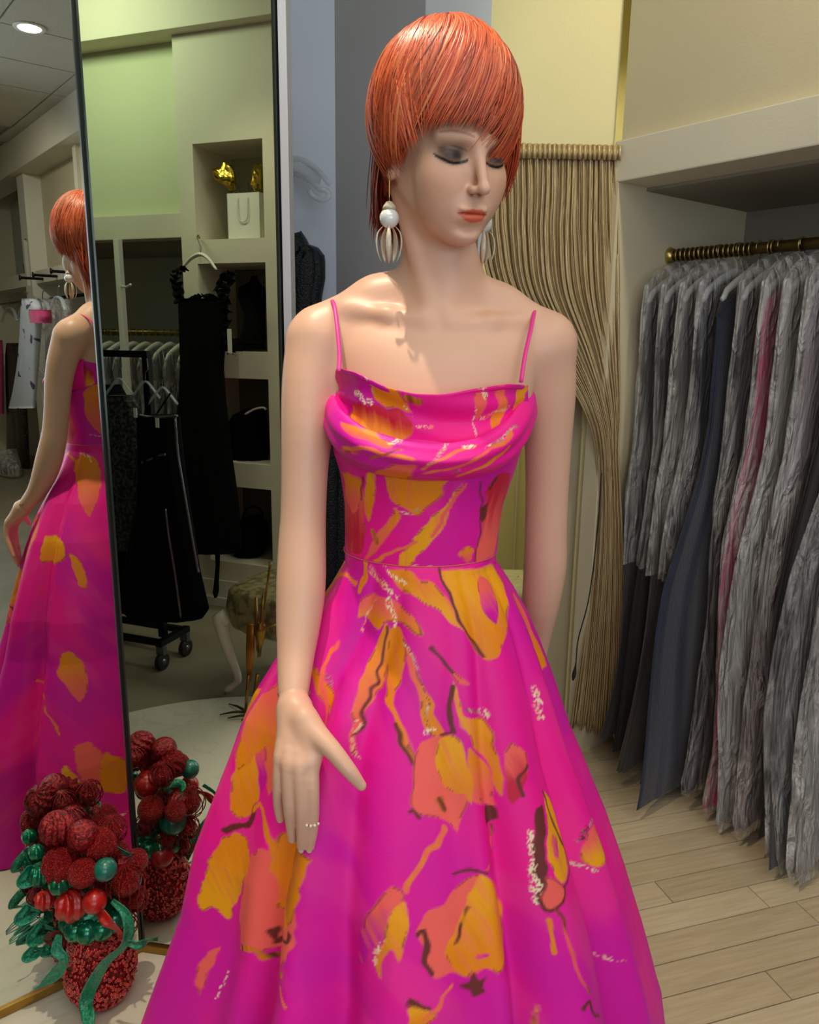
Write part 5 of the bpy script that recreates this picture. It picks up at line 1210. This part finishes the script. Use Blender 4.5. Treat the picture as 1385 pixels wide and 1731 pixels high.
for c in (ca,cb):
    w=obj('caster',sweep([(rx-.013,c[1],.012),(rx-.011,c[1],.012),(rx+.011,c[1],.012),(rx+.013,c[1],.012)],[.034,.038,.038,.034],24),M('caster_rubber','101012',.5),rk)
    obj('hub',sweep([(rx-.016,c[1],.012),(rx+.016,c[1],.012)],.014,16),silv,w); obj('fork',box(rx-.02,rx+.02,c[1]-.012,c[1]+.012,.045,.088,.004),silv,w,smooth=False)
def clear_hanger(xa,xb,y,lab):
    h=root('clear_hanger',RPn((xa+xb)/2,y,.03),lab,'hanger','clear hangers on the rolling rack'); m=(xa+xb)/2
    obj('arm_bar',sweep(bez([RPn(xa,y+28,.03),RPn(m-8,y+6,.03),RPn(m,y,.03),RPn(m+8,y+6,.03),RPn(xb,y+28,.03)],20),.008,8,flat=.6),clearp,h)
    obj('hook',sweep(bez([RPn(m,y,.03),RPn(m,y-15,.03),RPn(m+4,y-22,.03),RPn(m,598-4,.0),RPn(m-5,598,-.01)],14),.0018,6),silv,h)
clear_hanger(178,226,640,'clear hanger carrying the grey lace dress on the rolling rack'); clear_hanger(222,270,645,'clear hanger between the lace dress and the black trimmed dress'); clear_hanger(250,300,655,'clear hanger carrying the black silver-trimmed dress')
lace=seqm('grey_lace','0c0c0d','4a4a4a',70,(.45,.6),0,.7)
g=root('lace_dress',RPn(215,930,-.02),'grey and black lace dress hanging on the rolling rack','dress'); obj('dress',rowloft([(668,182,222),(690,176,238),(740,182,240),(800,186,248),(870,186,262),(925,188,272),(930,196,268)],RV+.055,.03,50,40),lace,g)
g=root('black_trimmed_dress',RPn(280,1050,.02),'black flared dress edged with silver trim on the rolling rack','dress')
obj('dress',rowloft([(702,234,302),(730,236,304),(790,236,310),(850,232,318),(930,218,332),(1000,208,346),(1030,206,352),(1046,224,340)],RV+.155,.055,60,56),blk,g)
tr=lambda pts,name: obj(name,sweep(bez([RPn(x,y,.205) for x,y in pts],30),.0055,6),silv,g)
tr([(296,704),(300,760),(306,800),(318,870),(332,950),(336,968)],'silver_trim'); tr([(280,860),(286,910),(296,970),(306,1044)],'silver_trim'); tr([(240,782),(252,777),(268,770),(280,768)],'belt_chain'); tr([(236,702),(262,706),(300,703)],'silver_trim')
for x,y in ((229,695),(266,712)): q=RPn(x,y,.215); obj('price_tag',box(q[0]-.008,q[0]+.008,q[1],q[1]+.002,q[2]-.025,q[2]+.012),wht,g,smooth=False)
for x0_,x1_ in ((262,296),(244,262)): obj('strap',sweep([RPn(x0_,704,.05),RPn(x1_-8,665,.05)],.004,6),blk,g)
g=root('long_black_skirt',RPn(215,1030,-.1),'long plain black gown behind the lace dress on the rolling rack','gown'); obj('dress',rowloft([(650,176,200),(700,172,226),(860,176,250),(960,178,262),(1032,180,268)],RV-.14,.05,40,36),blk,g)
# gold-seated stool and brass bird on the dais
sl=NF(378,1178); sl2=NF(425,1176)
stool('cabriole_stool',(sl[0]+.20,sl[1]-.21,-.026),'white cabriole-legged stool with an old gold brocade seat, seen in the mirror',.46,.40,.46,M('gold_brocade','8d7f57',.5,color2='5f5434',scale=28,ramp=(.45,.58)),legm=wl,rz=.15,hd=.17)
bf_=NF(424,1212,.004); 
BPt=lambda x,y,v=0: mirhit(x,y,MN2,(bf_[0],bf_[1]+v),(0,1))
bd=root('brass_bird',bf_,'tall brass long-legged bird sculpture standing on the dais, seen in the mirror','sculpture')
br=M('old_brass','9a7638',.32,.9,color2='7a5a28',scale=20)
obj('bill_pole',sweep([BPt(458,950),BPt(456,962),BPt(446,1030)],[.006,.0045,.004],8),br,bd)
obj('neck',sweep([BPt(446,1005),BPt(442,1060),BPt(438,1110)],[.006,.009,.007],10),br,bd); obj('neck',sweep([BPt(433,1010),BPt(434,1060),BPt(436,1100)],[.005,.007,.006],10),br,bd)
obj('wing_slat',sweep([BPt(424,1055),BPt(423,1100),BPt(421,1150)],[.018,.018,.010],8,flat=.3,up=(0,1,0)),M('amber_brass','a8681c',.35,.7),bd)
obj('body',rowloft([(1052,436,446),(1064,432,450),(1078,434,448),(1090,438,444)],bf_[1]-NY,.02,16,16),br,bd)
obj('cross_bar',sweep([BPt(430,1056),BPt(450,1060),BPt(472,1055)],.0035,8),br,bd)
for x0_,x1_ in ((421,415),(436,427)): obj('leg',sweep([BPt(x0_,1140),BPt(x1_+2,1180),BPt(x1_,1208)],[.008,.006,.005],8),br,bd)
for x,y,x2,y2 in ((415,1204,387,1190),(415,1206,372,1208),(427,1212,385,1214),(427,1210,408,1218),(427,1210,440,1216)):
    a_=NF(x,y,.01); b__=NF(x2,y2,.006); obj('toe',sweep([a_+(0,0,.008),(a_+b__)/2+(0,0,.008),b__],[.006,.0045,.002],8),M('dark_brass','4a3d24',.4,.7),bd)
# ---- seen in the left leaf: garments on the far stretch of the right wall
def RL(name,part,rows,v,depth,m,lab,cat,**k):
    g=root(name,R1((rows[-1][1]+rows[-1][2])/2,rows[-1][0],v),lab,cat,**k); obj(part,rowloft(rows,v,depth,40,30,np_=R1),m,g); return g
rr=root('far_rail',RP(5.0,.1,1.72),'dark rail with face-out hooks on the far stretch of the right wall','clothes rail')
obj('tube',sweep([RP(4.6,.12,1.74),RP(8.5,.12,1.74)],.014,12),blm,rr)
for u_ in (5.2,5.75,6.2): obj('face_out_arm',sweep([RP(u_,.12,1.90),RP(u_,-.18,1.90),RP(u_,-.20,1.90)],[.012,.012,.026],12),blm,rr)
RL('pink_gown','dress',[(575,-14,0),(600,-14,2),(650,-14,3),(700,-14,3)],-.1,.05,cloth('pink'),'pink gown cut off at the left edge of the mirror','gown')
RL('black_sequin_gown','dress',[(580,16,34),(600,12,40),(650,13,38),(700,14,44),(780,14,48),(845,16,50)],-.0,.06,seqm('gold_black_sequins','0a0a0a','8a7440',110,(.58,.66),.6,.3),'black gown with gold sequins on the far wall rail','gown')
g=RL('floral_blouse','blouse',[(505,46,58),(520,42,66),(560,40,64),(620,34,60),(660,26,58),(690,18,56)],-.32,.06,seqm('white_floral_print','c9ccd6','5a4a6a',9,(.66,.68),0,.6),'white blouse printed with dark flowers, left of the mannequin reflection','blouse')
obj('collar',rowloft([(524,58,78),(536,58,80),(546,62,78)],-.34,.07,10,20,np_=R1),cloth('pink'),g)
RL('clear_film_gown','film_bag',[(760,-8,14),(790,-8,26),(830,-8,28),(846,-8,24)],-.25,.12,film2,'clear film bag gown at the far left edge of the mirror','gown')
for k,(x,lab) in enumerate(((16,'clear hanger above the black sequined gown, leftmost in the mirror'),(44,'clear hanger over the white floral blouse in the mirror'),(72,'clear hanger just left of the mannequin reflection'),(98,'clear hanger against the mannequin reflection neck'))):
    hv=-.12-.05*k; h=root('clear_hanger',R1(x,530,hv),lab,'hanger'); y=520-k*6
    obj('arm_bar',sweep(bez([R1(x-13,y+24,hv),R1(x-6,y+4,hv),R1(x,y,hv),R1(x+7,y+5,hv),R1(x+13,y+22,hv)],18),.016,8,flat=.6),clearp,h); obj('hook',sweep(bez([R1(x,y,hv),R1(x,y-12,hv+.03),R1(x+3,y-20,hv+.05)],10),.004,6),silv,h)
for a_,b_,l_ in ((66,80,'grey film-wrapped gown just right of the white floral blouse in the mirror'),(84,97,'grey film-wrapped gown behind the mannequin reflection shoulder'),(101,116,'grey film-wrapped gown behind the mannequin reflection neck')):
    RL('grey_film_gown','film_bag',[(505,a_+4,b_-4),(525,a_,b_),(600,a_,b_),(640,a_-1,b_)],-.06,.06,film2,l_,'gown')
c=R1(50,446,.5); tag(obj('gold_vase',lathe([(.03,0),(.06,.05),(.07,.12),(.04,.2),(.05,.26),(.045,.27)],R1(49,478,.25)*np.array([1,1,0])+np.array([0,0,1.87]),20),foil),'small gold vase in the tall niche of the far right wall','vase')
